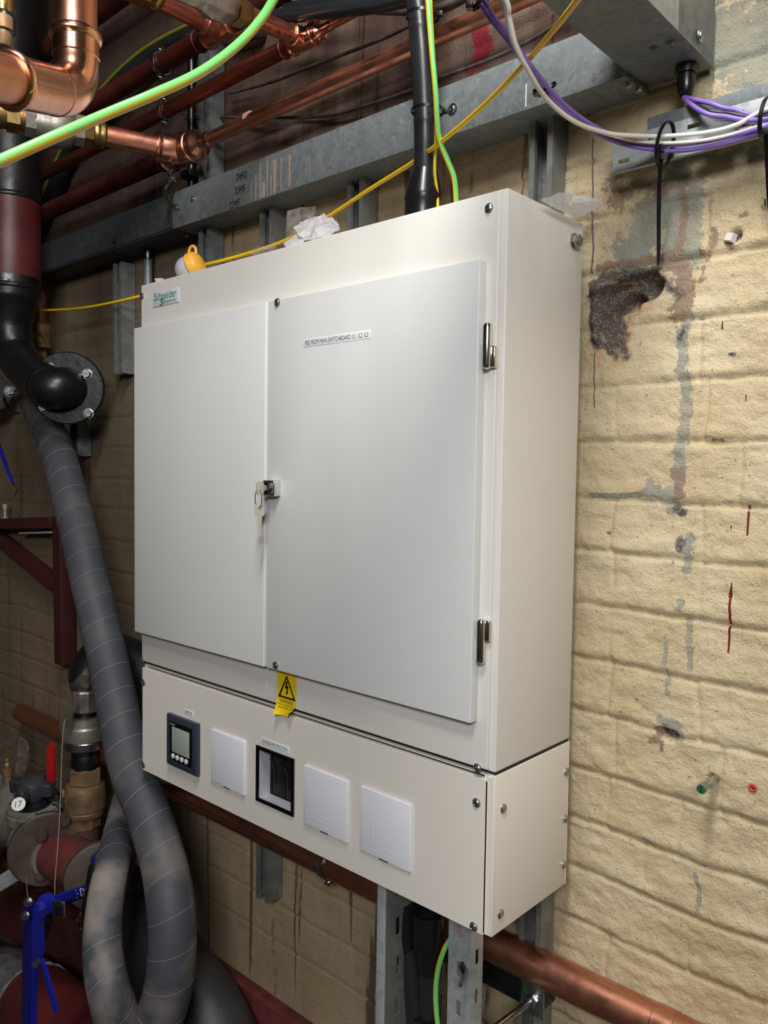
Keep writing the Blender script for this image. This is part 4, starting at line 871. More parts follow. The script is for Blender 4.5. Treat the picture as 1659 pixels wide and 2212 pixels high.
# lower run with its valve
tc_ = at(392,331,.15); zA = at(660,203,.15).z
o = thing('copper_pipe_run', tc_, 'long copper pipe running right above the trunking from a tee with a silver ball valve', 'copper pipe')
tc_.z = zA-.004
br_end = at(20,250,-.175); brd = (br_end-tc_).normalized()
tee(o, tc_, X, brd, .027, .052, .056)
reducer(o, tc_+X*.050, X, .0285, .014, .034)
bm = B(); pA = tc_+X*.09; pB = Vector((1.9,.15,zA)); pipe_seg(bm,pA,pB,.014); pa = obj('pipe', bm, M['copper'], o)
bm = B(); p0 = tc_-X*.045; tube(bm,[p0,p0-X*.6,p0-X*1.9],.0215,28); bead(bm,tc_-X*.075,X,.023,.004); tag(obj('pipe', bm, M['copper_red'], o),'darker pipe going left')
d = brd
bm = B(); pipe_seg(bm,tc_+d*.045,tc_+d*.165,.0215); obj('pipe', bm, M['copper'], o)
vs_ = .160
bm = B(); b0 = tc_+d*vs_; lathe(bm,b0,d,[(0,.0235),(.004,.0275),(.010,.0280),(.014,.0255),(.018,.0280),(.024,.0270),(.026,.0245)],32); lathe(bm,b0+d*.026,d,[(0,.0285),(.018,.0285)],8); obj('union_nut', bm, M['brass'], o)
b1 = b0+d*.044; bm = B(); lathe(bm,b1,d,[(0,.0325),(.018,.0325)],8); lathe(bm,b1+d*.018,d,[(0,.029),(.006,.036),(.022,.0425),(.030,.0430),(.040,.0430),(.048,.040),(.062,.0345),(.078,.031)],36); lathe(bm,b1+d*.052,d,[(0,.0395),(.004,.0395)],32); lathe(bm,b1+d*.092,d,[(0,.0335),(.020,.0335)],8); lathe(bm,b1+d*.078,d,[(0,.0305),(.016,.0305)],28)
vb = obj('valve_body', bm, M['nickel'], o)
q = b1+d*.057; tw = at(141,244,-.09); 
text_wrap('lettering','2', q+d*.0, q+d*.009, .0412, .014, M['steel_dark'], vb, ang0=.62)
b2 = b1+d*.112; bm = B(); lathe(bm,b2,d,[(0,.024),(.010,.024)],28); lathe(bm,b2+d*.010,d,[(0,.0315),(.024,.0315)],6,.3); lathe(bm,b2+d*.034,d,[(0,.026),(.012,.028),(.03,.025),(.034,.030),(.06,.030)],28); obj('union_nut', bm, M['brass'], o)
bm = B(); pipe_seg(bm,b2+d*.09,b2+d*.5,.0215); obj('pipe', bm, M['copper'], o)
q0 = Vector((at(600,230,.15).x,.15,zA)); text_wrap('lettering','28 x 0.9mm  -  28  BS EN 1057 R250', q0, q0+X*.25, .014, .0055, M['ink'], pa, ang0=.2)
q0 = Vector((at(535,262,.15).x,.15,zA)); bm = B(); lathe(bm,q0,X,[(0,.0143),(.013,.0143)],28); obj('paper_label', bm, mat('pinkish_paper', S(176,140,122), .6), o)

# second pipe tucked behind and below it
pb = at(930,88,.205); bm = B(); cyl(bm,(at(700,200,.205).x-.35,.205,pb.z),(1.9,.205,pb.z),.0125,24); tag(obj('copper_pipe', bm, M['copper'], None),'copper pipe tucked just behind and below the long one above the trunking','copper pipe')

# upper run
zC = 2.432; xC = -.560; tC = Vector((xC,.15,zC))
o = thing('copper_pipe_run', tC, 'upper copper pipe run whose tee reduces to a thin pipe near the top centre', 'copper pipe')
be = at(520,27,-.005); brd = (be-tC).normalized()
tee(o, tC, X, brd, .0165, .034, .036); reducer(o, tC+X*.032, X, .0165, .0078, .02)
bm = B(); cyl(bm,tC+X*.06,tC+X*1.9+Vector((0,0,.0)),.0078,20); tag(obj('pipe', bm, M['copper'], o),'thin copper pipe')
bm = B(); cyl(bm,tC-X*.03,tC-X*2.6,.0155,24); bead(bm,tC-X*.055,X,.0165,.003); obj('pipe', bm, M['copper_old'], o)
d = brd; L1 = (be-tC).length
bm = B(); cyl(bm,tC+d*.03,tC+d*(L1-.012),.0155,24); bp_ = obj('pipe', bm, M['copper'], o)
text_wrap('lettering','2020  -36  C10', tC+d*.118, tC+d*.045, .0155, .006, M['ink'], bp_, ang0=-.3)
bm = B(); lathe(bm,tC+d*(L1-.016),d,[(0,.0175),(.006,.0205),(.014,.0205)],28); lathe(bm,tC+d*(L1-.002),d,[(0,.0245),(.020,.0245)],6,.2); obj('union_nut', bm, M['brass'], o)
bm = B(); lathe(bm,tC+d*(L1+.018),d,[(0,.019),(.006,.026),(.022,.030),(.05,.030),(.07,.022),(.13,.022)],8); obj('valve_body', bm, M['nickel'], o)

# third run, highest
t3 = at(476,62,.15)
o = thing('copper_pipe_run', t3, 'highest copper run whose tee turns up to a brass fitting at the top left', 'copper pipe')
be = atz(386,16,t3.z-.003); brd = (be-t3).normalized()
tee(o, t3, X, brd, .0225, .048, .05, 'copper'); 
bm = B(); cyl(bm,t3-X*.04,t3-X*2.6,.0205,24); bead(bm,t3-X*.075,X,.0215,.003); tag(obj('pipe', bm, M['copper_red'], o),'darker pipe going left')
bm = B(); cyl(bm,t3+X*.04,t3+X*2.0,.0205,24); obj('pipe', bm, M['copper_red'], o)
d = brd; bm = B(); cyl(bm,t3+d*.04,t3+d*.155,.0215,28); obj('pipe', bm, M['copper'], o)
bm = B(); lathe(bm,t3+d*.150,d,[(0,.024),(.006,.028),(.014,.028),(.018,.026),(.03,.029)],28); lathe(bm,t3+d*.18,d,[(0,.031),(.03,.031)],6); obj('union_nut', bm, M['brass'], o)
bm = B(); lathe(bm,t3+d*.212,d,[(0,.030),(.03,.040),(.07,.040),(.1,.03)],28); obj('valve_body', bm, M['nickel'], o)

# foreground elbow, close to the lens
o = thing('copper_elbow_pipe', att(165,60,.55), 'large shiny copper pipe and elbow close to the camera at the top left corner', 'copper pipe')
v0 = att(163,-120,.555); v0.z = 3.39; v1 = att(163,62,.555); v1.x, v1.y = v0.x, v0.y
corner = att(158,200,.555); corner.x, corner.y = v0.x, v0.y
hdir = (att(0,168,.485)-corner); hn = hdir.normalized(); Lb = (att(22,173,.495)-corner).length
r = .0142
bm = B(); cyl(bm,v0,v1,r,36); obj('pipe', bm, M['copper'], o)
st = corner+Vector((0,0,.026)); en = corner+hn*.026
P = [v1]+[st*(1-t_)**2+corner*2*t_*(1-t_)+en*t_*t_ for t_ in [k/14 for k in range(15)]]+[corner+hn*Lb]
bm = B(); tube(bm,P,[r*1.09]*len(P),40)
bead(bm,v1+Vector((0,0,-.004)),(0,0,1),r*1.12,.0035); bead(bm,corner+hn*Lb,hn,r*1.12,.0035)
for q,dn in ((st,Vector((0,0,1))),(en,hn)): lathe(bm,q-dn*.001,dn,[(0,r*1.09),(.0008,r*1.12),(.0016,r*1.09)],40)
obj('elbow', bm, M['copper_shiny'], o)
bm = B(); cyl(bm,corner+hn*(Lb-.002),corner+hn*(Lb+.2),r,36); obj('pipe', bm, M['copper'], o)
# brass fitting at the very left edge above it
c = att(8,110,1.0); o = thing('brass_fitting', c, 'brass and black fitting hanging at the left edge above the copper elbow', 'pipe fitting')
bm = B(); lathe(bm,att(8,120,1.0),(0,0,-1),[(-.06,.006),(-.05,.008),(-.045,.0125),(-.03,.0125),(-.028,.010),(-.012,.010),(-.01,.009)],20); obj('brass_stem', bm, M['brass_dull'], o)
bm = B(); lathe(bm,att(8,55,1.0),(0,0,-1),[(-.016,.010),(-.010,.0135),(.008,.0135),(.012,.010)],20); obj('black_collar', bm, M['black_rubber'], o)
bm = B(); lathe(bm,att(8,15,1.0),(0,0,-1),[(-.04,.014),(.0,.012),(.012,.011)],20); obj('brass_collar', bm, M['brass'], o)

def pipe_clip(c, r, label, m_='zinc', open_=0, ax=X, group='pipe clips', rot=0, w=.012):
    c = Vector(c); o = thing('pipe_clip', c, label, 'pipe clip', group); d, n_, b_ = frame_of(ax)
    bm = B(); R_ = []; N_ = 30; a0, a1 = (0, 2*math.pi) if not open_ else (open_, 2*math.pi-open_)
    for k in range(N_+(1 if open_ else 0)):
        a = a0+(a1-a0)*k/N_+rot; e = (n_*math.cos(a)+b_*math.sin(a)); q = c+e*r
        R_.append([bm.verts.new(q-d*w/2),bm.verts.new(q+e*.002-d*w/2),bm.verts.new(q+e*.0026),bm.verts.new(q+e*.002+d*w/2),bm.verts.new(q+d*w/2)])
    rings(bm,R_,bool(open_),not open_); obj('band', bm, M[m_], o, 50)
    for s in ((0,math.pi) if not open_ else (open_, 2*math.pi-open_)):
        a = s+rot; e = n_*math.cos(a)+b_*math.sin(a); tn = -n_*math.sin(a)+b_*math.cos(a)
        bm = B(); q = c+e*(r+.008); tube(bm,[q-tn*.004,q+tn*.004],.008,6); cyl(bm,q-tn*.012,q+tn*.010,.0028,10); obj('clip_bolt', bm, M[m_], o)
    return o
pipe_clip(Vector((at(357,243,.15).x,.15,zC)), .0175, 'silver pipe clip round the upper copper pipe at the left', 'zinc', rot=math.pi/2)
pipe_clip(Vector((at(348,142,.15).x,.15,t3.z)), .0225, 'silver pipe clip round the highest copper pipe at the left', 'zinc', rot=math.pi/2)
oc = thing('pipe_clip', at(362,400,.13), 'open silver pipe clip hanging below the copper tee', 'pipe clip', 'pipe clips')
Pc = spline([at(366,380,.125),at(364,393,.125),at(357,405,.122),at(357,418,.12),at(364,432,.12),at(375,444,.122),at(384,452,.125)],6)
bm = B(); R_ = []
for i,q in enumerate(Pc):
    d = (Pc[min(i+1,len(Pc)-1)]-Pc[max(i-1,0)]).normalized(); n_ = Vector((0.25,-1,0)); n_ = (n_-d*n_.dot(d)).normalized(); b2 = d.cross(n_)
    R_.append([bm.verts.new(q+b2*.0055),bm.verts.new(q+b2*.0055+n_*.001),bm.verts.new(q+n_*.0028),bm.verts.new(q-b2*.0055+n_*.001),bm.verts.new(q-b2*.0055),bm.verts.new(q-n_*.001)])
rings(bm,R_); obj('band', bm, M['zinc'], oc, 50)
for px,py in ((372,384),(382,447)):
    q = at(px,py,.125); bm = B(); cyl(bm,q+Vector((-.008,0,.004)),q+Vector((.012,0,-.010)),.0024,10); cyl(bm,q+Vector((-.003,0,.002)),q+Vector((.003,0,-.003)),.006,6); obj('clip_bolt', bm, M['zinc'], oc)
bm = B(); q = at(366,378,.127); cyl(bm,q,Vector((q.x,.15,zA-.02)),.003,10); obj('clip_shank', bm, M['steel_dark'], oc)
# long dark copper pipe under the cabinet
zL = at(1250,2130,.2).z; 
o = thing('copper_pipe', (0,.2,zL), 'thick copper pipe running low along the wall and out under the cabinet\'s right corner', 'copper pipe')
bm = B(); p0 = at(45,1545,.2); cyl(bm,(p0.x,.2,zL),(1.9,.2,zL),.0275,40); obj('pipe', bm, M['copper'], o)
bm = B(); xx = at(1400,2212,.2).x+.01; lathe(bm,(xx,.2,zL),X,[(0,.0275),(.001,.0283),(.03,.0283),(.031,.0275)],40); obj('coupling', bm, M['copper'], o)
pipe_clip(Vector((at(712,1868,.2).x,.2,zL)), .029, 'zinc pipe clip with rubber lining round the thick copper pipe under the cabinet', 'zinc', rot=math.pi/2, w=.014)

# vertical conduit left of the cabinet
p = at(320,560,.225); o = thing('steel_conduit', p, 'short vertical grey steel conduit standing behind the cabinet\'s top left corner', 'conduit')
bm = B(); cyl(bm,(p.x,.225,1.7),(p.x,.225,at(320,538,.225).z),.0105,20); obj('conduit_tube', bm, M['galv_dull'], o)
bm = B(); lathe(bm,(p.x,.225,at(320,562,.225).z),(0,0,1),[(0,.0115),(.001,.013),(.003,.013),(.004,.0122),(.043,.0122)],20); obj('coupler', bm, M['steel_dark'], o)
p = at(407,420,.22); o = thing('steel_conduit', (p.x,.22,p.z), 'dark vertical conduit with a joint behind the copper tee above the trunking', 'conduit')
bm = B(); cyl(bm,(p.x,.228,TZ1-.05),(p.x,.228,2.9),.009,16); obj('conduit_tube', bm, M['steel_dark'], o)
bm = B(); box(bm,p.x-.018,p.x+.018,.21,.246,at(407,385,.22).z,at(407,372,.22).z+.004,.002); box(bm,p.x-.018,p.x+.018,.21,.246,at(407,300,.22).z,at(407,285,.22).z,.002); obj('joint_block', bm, M['black_iron'], o)
# ================================================================ LITTER ON TOP OF THE CABINET
def crumple(name, pts, m_, label, amp=.006, cuts=5, seed=1, cat='plastic bag', group=None):
    random.seed(seed); bm = B(); vs = [bm.verts.new(p) for p in pts]; c = sum((Vector(p) for p in pts), Vector())/len(pts); cv = bm.verts.new(c+Vector((0,0,amp)))
    n = len(vs)
    for k in range(n): bm.faces.new((vs[k],vs[(k+1)%n],cv))
    for _ in range(cuts):
        bmesh.ops.subdivide_edges(bm, edges=bm.edges[:], cuts=1, use_grid_fill=True); bm.normal_update(); amp *= .55
        if amp > .0012:
            for v in bm.verts: v.co += Vector((random.uniform(-1,1),random.uniform(-1,1),random.uniform(-1,1)))*amp*.5
    bmesh.ops.triangulate(bm, faces=bm.faces); o = obj(name, bm, m_, None, 20); return tag(o, label, cat, group)
crumple('plastic_bag', [at(620,455,.14),at(683,444,.16),at(678,480,.16),at(676,500,.15),at(632,505,.13),at(618,522,.13)], M['film_clear'], 'clear torn plastic bag standing up behind the crumpled one on the cabinet', .004, 4, 3)
crumple('plastic_bag', [at(636,492,.05),at(652,478,.06),at(697,463,.1),at(718,466,.1),at(738,488,.09),at(728,500,.03),at(690,512,.02),at(655,522,.02),at(644,508,.03)], M['film'], 'crumpled milky plastic bag on top of the cabinet', .012, 4, 4)
crumple('plastic_bag', [at(612,524,.03),at(636,508,.05),at(654,506,.06),at(655,526,.02),at(618,534,.015)], M['film'], 'small folded milky plastic bag at the foot of the crumpled one', .006, 3, 5)
crumple('plastic_bag', [at(538,548,.06),at(560,532,.07),at(590,528,.07),at(598,536,.04),at(560,552,.03)], M['film_clear'], 'flat clear plastic bag on the cabinet between the lamp and the crumpled bags', .004, 3, 6)
crumple('paper_scrap', [at(333,602,.03),at(350,600,.05),at(358,606,.03),at(340,612,.01)], M['white_mark'], 'tiny white scrap on the cabinet\'s top left corner', .001, 2, 8, 'scrap')
P8 = [at(1166,431,.06),at(1208,416,.10),at(1238,419,.14),at(1252,428,.15),at(1258,421,.17),at(1303,437,.2),at(1288,450,.19),at(1248,472,.16),at(1200,450,.1)]
random.seed(2)
def sheet(name, P, hole, label):
    bm = B(); vs = [bm.verts.new(p) for p in P]; c = Vector(hole); hv = [bm.verts.new(c+Vector(((v.co-c).x,(v.co-c).y,(v.co-c).z)).normalized()*.005) for v in vs]; n = len(vs)
    mid = [bm.verts.new(v.co*.5+h_.co*.5+Vector((0,0,random.uniform(-.003,.004)))) for v,h_ in zip(vs,hv)]
    for k in range(n):
        j = (k+1)%n; bm.faces.new((vs[k],vs[j],mid[j],mid[k])); bm.faces.new((mid[k],mid[j],hv[j],hv[k]))
    for _ in range(3):
        bmesh.ops.subdivide_edges(bm, edges=bm.edges[:], cuts=1, use_grid_fill=True)
        for v in bm.verts: v.co += Vector((random.uniform(-1,1),random.uniform(-1,1),random.uniform(-1,1)))*.0003
    return tag(obj(name, bm, M['film'], None, 25), label, 'plastic bag')
sheet('plastic_bag', P8, at(1232,440,.13), 'flat milky plastic bag with a hang hole poking past the cabinet\'s right top edge')

# ================================================================ BRACKETS AND CABLES BELOW THE CABINET
def slot_holes(u, za, zb, pitch, w=.010, h=.028, z0=0):
    out = []; z = za+z0
    while z+h < zb: out.append((u-w/2,u+w/2,z,z+h)); z += pitch
    return out
def slotted_strut(xc, yf, za, zb, w, d, label, m_, pitch=.05, z0=.01):
    o = thing('slotted_strut', (xc,yf+d,za), label, 'slotted metal strut'); t = .002
    bm = B(); plate_holes(bm,xc-w/2,xc+w/2,za,zb,slot_holes(xc,za,zb,pitch,.009,.024,z0),yf,yf+t,lambda u,v,k:(u,k,v)); obj('slotted_face', bm, m_, o)
    for sx in (-1,1):
        x_ = xc+sx*(w/2-t/2); bm = B(); plate_holes(bm,yf+t,yf+d,za,zb,slot_holes(yf+d*.55,za,zb,pitch,.009,.024,z0+.02),x_-t/2,x_+t/2,lambda u,v,k:(k,u,v)); obj('side_flange', bm, m_, o)
    return o
p = at(993,2020,.075); slotted_strut(p.x, .075, .42, ZB-.012-.0, .042, .032, 'pale slotted strut hanging below the cabinet beside the copper pipe', M['galv_light'], .062, .012)
# channel turned sideways: narrow bright front edge, slotted web facing right
p = at(826,1935,.03); o = thing('slotted_strut', (p.x,.20,.42), 'sideways slotted strut with a narrow bright edge, left of the black cables under the cabinet', 'slotted metal strut')
zt_ = ZB-.005
bm = B(); box(bm,p.x-.009,p.x+.008,.028,.031,.42,zt_,.0006); obj('front_edge', bm, M['galv_light'], o)
bm = B(); plate_holes(bm,.031,.150,.42,zt_,slot_holes(.060,.42,zt_,.066,.011,.030,.01)+slot_holes(.115,.42,zt_,.066,.011,.030,.04),p.x+.0055,p.x+.008,lambda u,v,k:(k,u,v)); obj('slotted_web', bm, M['galv_strut'], o)
bm = B(); box(bm,p.x+.008,p.x+.024,.150,.1525,.42,zt_); obj('back_flange', bm, M['galv_strut'], o)
def black_below(pts, rp, lab, boot=True, end_r=.0):
    P = spline([at(*q) for q in pts],8); P[0].z = min(P[0].z, ZB-.001); o = thing('armoured_cable', P[0], lab, 'cable', 'black cables under the cabinet')
    bm = B(); tube(bm,P,rp,24); obj('sheath', bm, M['black_pvc'], o)
    if boot:
        d = (P[4]-P[0]).normalized(); bm = B(); lathe(bm,P[0],d,[(0,rp*1.7),(.045,rp*1.65),(.05,rp*1.6),(.085,rp*1.08),(.10,rp*1.05)],28); obj('heat_shrink_boot', bm, M['black_rubber'], o)
black_below([(868,1945,.09),(874,2010,.09),(886,2080,.09),(893,2150,.09),(902,2260,.09)], .0155, 'black cable hanging under the cabinet, leftmost, next to the sideways strut')
black_below([(925,1968,.10),(924,2040,.10),(924,2120,.10),(926,2260,.10)], .0165, 'black cable hanging straight down under the cabinet, between the other cable and the earth cable')
black_below([(898,1962,.155),(900,2040,.155),(905,2120,.155),(912,2260,.155)], .014, 'black cable under the cabinet, set back behind the two others', False)
tie_ring('cable_tie', at(925,2192,.10), (0,0,1), .0185, .0185, 'black cable tie round the straight black cable below the cabinet', Vector((-.4,-.9,0)))
P = spline([at(*q) for q in [(992,2003,.12),(978,2022,.11),(960,2050,.1),(946,2095,.095),(941,2150,.095),(946,2220,.095),(955,2300,.095)]],8)
striped('earth_cable', P, .0042, 'green and yellow earth cable bowing down under the cabinet beside the pale slotted strut', 'earth cables', (-.9,-.3,0), .3)
p = at(1000,2105,.06); o = thing('wing_bolt', p, 'small bright bolt poking out of the pale slotted strut under the cabinet', 'bolt')
bm = B(); cyl(bm,p+Vector((-.006,.02,.0)),p+Vector((.012,-.022,-.001)),.003,14); obj('bolt_shank', bm, M['zinc'], o)
bm = B(); q = p+Vector((-.004,.008,0)); box(bm,-.0012,.0012,-.005,.005,-.011,.016,.0008,Matrix.Translation(q)@Matrix.Rotation(.5,4,'X')); obj('spring_clip', bm, M['steel_dark'], o)
# horizontal dark channel behind the brackets and the plate with its rod
z_ = at(1060,2105,.2).z; o = thing('strut_channel', (-.1,.2,z_), 'dark horizontal channel on the wall under the cabinet, behind the pale slotted strut', 'metal channel')
bm = B(); box(bm,-.27,-.035,.2,.246,z_-.022,z_+.02,.002); obj('channel', bm, M['steel_dark'], o)
p = at(1124,2175,.165); o = thing('channel_plate', p, 'square zinc plate with a hex nut and threaded rod below the cabinet\'s right corner', 'bracket plate')
bm = B(); box(bm,p.x-.021,p.x+.021,.198,.203,p.z-.030,p.z+.028,.001); obj('plate', bm, M['zinc'], o)
bm = B(); hexhead(bm,(p.x+.002,.198,p.z-.004),(0,-1,0),.010,.010); obj('hex_nut', bm, M['zinc'], o)
bm = B(); cyl(bm,(p.x+.002,.196,p.z-.004),(p.x-.010,.06,p.z-.006),.0052,16); obj('threaded_rod', bm, M['zinc'], o)

# ================================================================ BLACK RISER, FLANGE AND LAGGED HOSE
def lathe_px(name, pts, cx, Y, m_, parent, seg=32, twist=0, dx=0):
    """turned part standing upright; pts = (y pixel, radius in pixels) read along its axis"""
    bm = B(); p0 = at(cx,pts[0][0],Y); prof = []
    for y,r in pts:
        q = at(cx,y,Y); prof.append((p0.z-q.z, pr(q,r)))
    lathe(bm,(p0.x,Y,p0.z),(0,0,-1),prof,seg,twist); return obj(name, bm, m_, parent, 22)
rz = at(24,620,.045); o = thing('riser_pipe', (rz.x,.045,rz.z), 'thick red and black riser pipe at the left edge ending in a bolted flange', 'pipe'); R0 = pr(rz,61)
def zpx(y, cx=24, Y=.045): return at(cx,y,Y).z
bm = B(); cyl(bm,(rz.x,.045,zpx(432)),(rz.x,.045,3.39),R0*.97,40); obj('black_pipe', bm, M['black_iron'], o)
bm = B(); cyl(bm,(rz.x,.045,zpx(604)),(rz.x,.045,zpx(432)),R0,40); obj('red_pipe', bm, M['red_pipe'], o)
bm = B(); lathe(bm,(rz.x,.045,zpx(438)),(0,0,1),[(0,R0),(.004,R0*1.03),(.010,R0*1.02),(.014,R0*.97)],40); obj('weld_bead', bm, M['black_iron'], o); bm = B(); lathe(bm,(rz.x,.045,zpx(630)),(0,0,1),[(0,R0),(.004,R0*1.04),(.010,R0*1.03),(.014,R0)],40); obj('weld_bead', bm, M['black_iron'], o)
bm = B(); cyl(bm,(rz.x,.045,zpx(629)),(rz.x,.045,zpx(603)),R0*1.005,40); obj('bare_steel_band', bm, M['steel_dark'], o)
P = [Vector((rz.x,.045,zpx(630))),Vector((rz.x,.045,zpx(655))),Vector((rz.x+.0,.045,zpx(680))),Vector((rz.x-.005,.045,zpx(715)))]
e1 = [at(34,765,.05),at(66,806,.055),at(102,834,.06)]
ctl = P+e1; pts_ = spline(ctl,6); n = len(pts_)
rr = []
for i in range(n):
    t_ = i/(n-1); rr.append(R0*(1-.30*min(1,max(0,(t_-.10)/.28))))
bm = B(); tube(bm,pts_,rr,36); obj('black_bend', bm, M['black_iron'], o)
r1 = rr[-1]; q = pts_[-1]; dq = (pts_[-1]-pts_[-3]).normalized(); bm = B(); lathe(bm,q-dq*.004,dq,[(0,r1),(.002,r1*1.04),(.007,r1*1.03),(.01,r1)],36); tag(obj('weld_bead', bm, M['steel_dark'], o),'grey weld seam on the bend')
fn = Vector((-.74,.67,.02)).normalized(); dh = Vector((1,.12,-.05)).normalized()
P2 = [q-dq*.001]+[q+dq.lerp(dh,math.sin(a))*(.006+.050*math.sin(a))+fn*(.055*(1-math.cos(a))) for a in [math.pi/2*k/12 for k in range(13)]]; fc = P2[-1]+fn*.002
bm = B(); tube(bm,P2,r1,36); obj('black_bend', bm, M['black_iron'], o)
FR = pr(fc,78); bm = B(); lathe(bm,fc,fn,[(0,FR*.97),(.003,FR),(.015,FR),(.018,FR*.97)],48); fl = obj('flange', bm, M['black_iron'], o)
for px,py in ((108,795),(189,808),(192,893),(96,880)):
    d_ = ray(px,py); t_ = (fc-CAM).dot(fn)/d_.dot(fn); b_ = CAM+d_*t_; bm = B(); cyl(bm,b_,b_-fn*.004,.0135,20); hexhead(bm,b_-fn*.004,-fn,.0115,.012,False); tag(obj('flange_bolt', bm, M['zinc'], fl),'bright hex bolt')
# second flange glimpsed at the very left edge
fc2 = at(-22,845,.14); o = thing('pipe_flange', fc2, 'black flange edge with a bolt glimpsed at the left edge below the riser bend', 'flange')
bm = B(); lathe(bm,fc2,(-.95,.3,0),[(0,.062),(.018,.062)],36); obj('flange_disc', bm, M['black_iron'], o)
bm = B(); hexhead(bm,at(22,845,.10),(.9,-.4,0),.013,.012); obj('flange_bolt', bm, M['steel_dark'], o)
bm = B(); tube(bm,spline([at(8,860,.12),at(22,890,.12),at(40,893,.12)]),.004,8); obj('bolt_lead', bm, M['steel_dark'], o)

def hose(name, ctl, label, seams=True):
    P = spline([at(a,b_,Y) for a,b_,Y,_,_ in ctl],10); R_ = []; Dd = []
    for i in range(len(ctl)-1):
        for k in range(10): t_ = k/10; R_.append(ctl[i][3]*(1-t_)+ctl[i+1][3]*t_); Dd.append(ctl[i][4]*(1-t_)+ctl[i+1][4]*t_)
    R_.append(ctl[-1][3]); Dd.append(ctl[-1][4]); R_ = [r*1.9/F for r in R_]
    bm = B(); tube(bm,P,R_,36); seg = 36; dust = []
    for d_ in Dd: dust += [d_]*seg
    o = thing(name, P[0], label, 'pipe')
    b_ = obj('foam_lagging', bm, M['foam'], o, 60); a = b_.data.attributes.new('dust','FLOAT','POINT'); a.data.foreach_set('value', np.array(dust[:len(b_.data.vertices)],np.float32))
    # helical seam of the wrapped foam
    bm = B(); nrm = None; L_ = 0; S_ = []; pitch = .062
    for i in range(len(P)):
        aa = P[max(i-1,0)]; bb = P[min(i+1,len(P)-1)]; d = (bb-aa).normalized()
        if nrm is None: nrm = frame_of(d)[1]
        nrm = (nrm-d*nrm.dot(d)).normalized(); S_.append((P[i],nrm.copy(),d.cross(nrm),R_[i],L_))
        if i+1 < len(P): L_ += (P[i+1]-P[i]).length
    line_ = []; N_ = int(L_/pitch*48)
    for k in range(N_+1):
        s_ = L_*k/N_; j = max(0,min(len(S_)-2, next((q_ for q_ in range(len(S_)-1) if S_[q_+1][4] >= s_), len(S_)-2)))
        A_, Bq = S_[j], S_[j+1]; t_ = (s_-A_[4])/max(1e-6,Bq[4]-A_[4]); c = A_[0].lerp(Bq[0],t_); n_ = A_[1].lerp(Bq[1],t_).normalized(); b2 = A_[2].lerp(Bq[2],t_).normalized(); r = A_[3]*(1-t_)+Bq[3]*t_
        a = 2*math.pi*s_/pitch; line_.append(c+(n_*math.cos(a)+b2*math.sin(a))*(r-.0006))
    tube(bm,line_,.0009,5); obj('wrap_seam', bm, M['foam_seam'], o, 60); return o
hose('lagged_hose', [(62,850,.20,36,.2),(92,905,.17,40,.5),(125,980,.13,41,.45),(165,1130,.10,42,.15),(195,1260,.085,42,.1),(228,1400,.075,42,.15),(252,1520,.055,43,.1),(280,1650,.03,42.5,.2),(318,1750,.02,42,.3),(350,1850,.01,42,.45),(368,1950,-.01,43,.5),(372,2050,-.02,43,.6),(360,2150,-.03,44,.6),(320,2240,-.05,44,.7),(268,2225,-.09,40,1),(238,2150,-.12,37,1),(222,2060,-.11,35,1),(226,1960,-.08,33.5,1),(242,1870,-.03,33,1),(260,1790,.055,32.5,.9),(281,1710,.115,32,.5),(303,1655,.125,31,.3),(316,1640,.125,30,.3)], 'long grey foam-wrapped hose hanging down from the black flange and looping up under the cabinet')
bigp = [(262,1880,.15),(278,1960,.145),(320,2045,.14),(385,2110,.135),(450,2200,.13),(500,2320,.13)]
P = spline([at(*q) for q in bigp],8); bm = B(); tube(bm,P,[.060+.024*min(1,i/18) for i in range(len(P))],32); tag(obj('lagged_pipe', bm, mat('black_lagging', S(40,42,46), .5, 0, S(60,60,62), 9, bump=.001, bs=30), None),'fat black lagged pipe in the shadow behind the foam hose loop','pipe')
p = at(309,1857,.13); o = thing('hex_bolt', p, 'single dull hex bolt showing between the two arms of the foam hose', 'bolt')
bm = B(); hexhead(bm,p,(.75,-.6,.1),.0135,.012); obj('bolt_head', bm, M['zinc'], o)
bm = B(); lathe(bm,p+Vector((-.001,.001,0)),(-.75,.6,-.1),[(0,.017),(.04,.017)],20); obj('bolt_boss', bm, M['black_iron'], o)

# ================================================================ VALVE STATION, BOTTOM LEFT
SX = 186; SY = .115
sp = at(SX,1850,SY); o = thing('pipe_stack', sp, 'upright stack of brass fittings and grey coupling left of the foam hose', 'pipe fittings')
lathe_px('red_stub',[(1775,30),(1865,31)],182,SY,M['red_dusty'],o)
lathe_px('brass_hexagon',[(1752,30),(1757,36),(1782,34),(1790,28)],182,SY,M['brass_dull'],o,8)
lathe_px('brass_body',[(1690,33),(1694,40),(1702,42),(1730,43),(1742,42),(1743,39),(1746,39),(1748,40),(1757,38),(1758,33)],184,SY,M['brass_dull'],o)
lathe_px('brass_hexagon',[(1655,31),(1659,35),(1688,35),(1693,31)],185,SY,M['brass_dull'],o,6)
lathe_px('dark_nipple',[(1608,30),(1622,31),(1625,29),(1640,31),(1657,29)],185,SY,M['steel_dark'],o)
lathe_px('silver_ring',[(1592,45),(1595,47),(1610,46),(1613,42)],184,SY,M['zinc'],o)
lathe_px('grey_coupling',[(1544,38),(1546,43),(1562,44),(1566,47),(1580,48),(1592,47)],184,SY,M['nickel'],o)
lathe_px('dark_neck',[(1530,27),(1552,27)],185,SY,M['steel_dark'],o)
lathe_px('grey_sleeve',[(1488,28),(1492,30),(1530,30),(1534,28)],186,SY,M['nickel'],o,10)
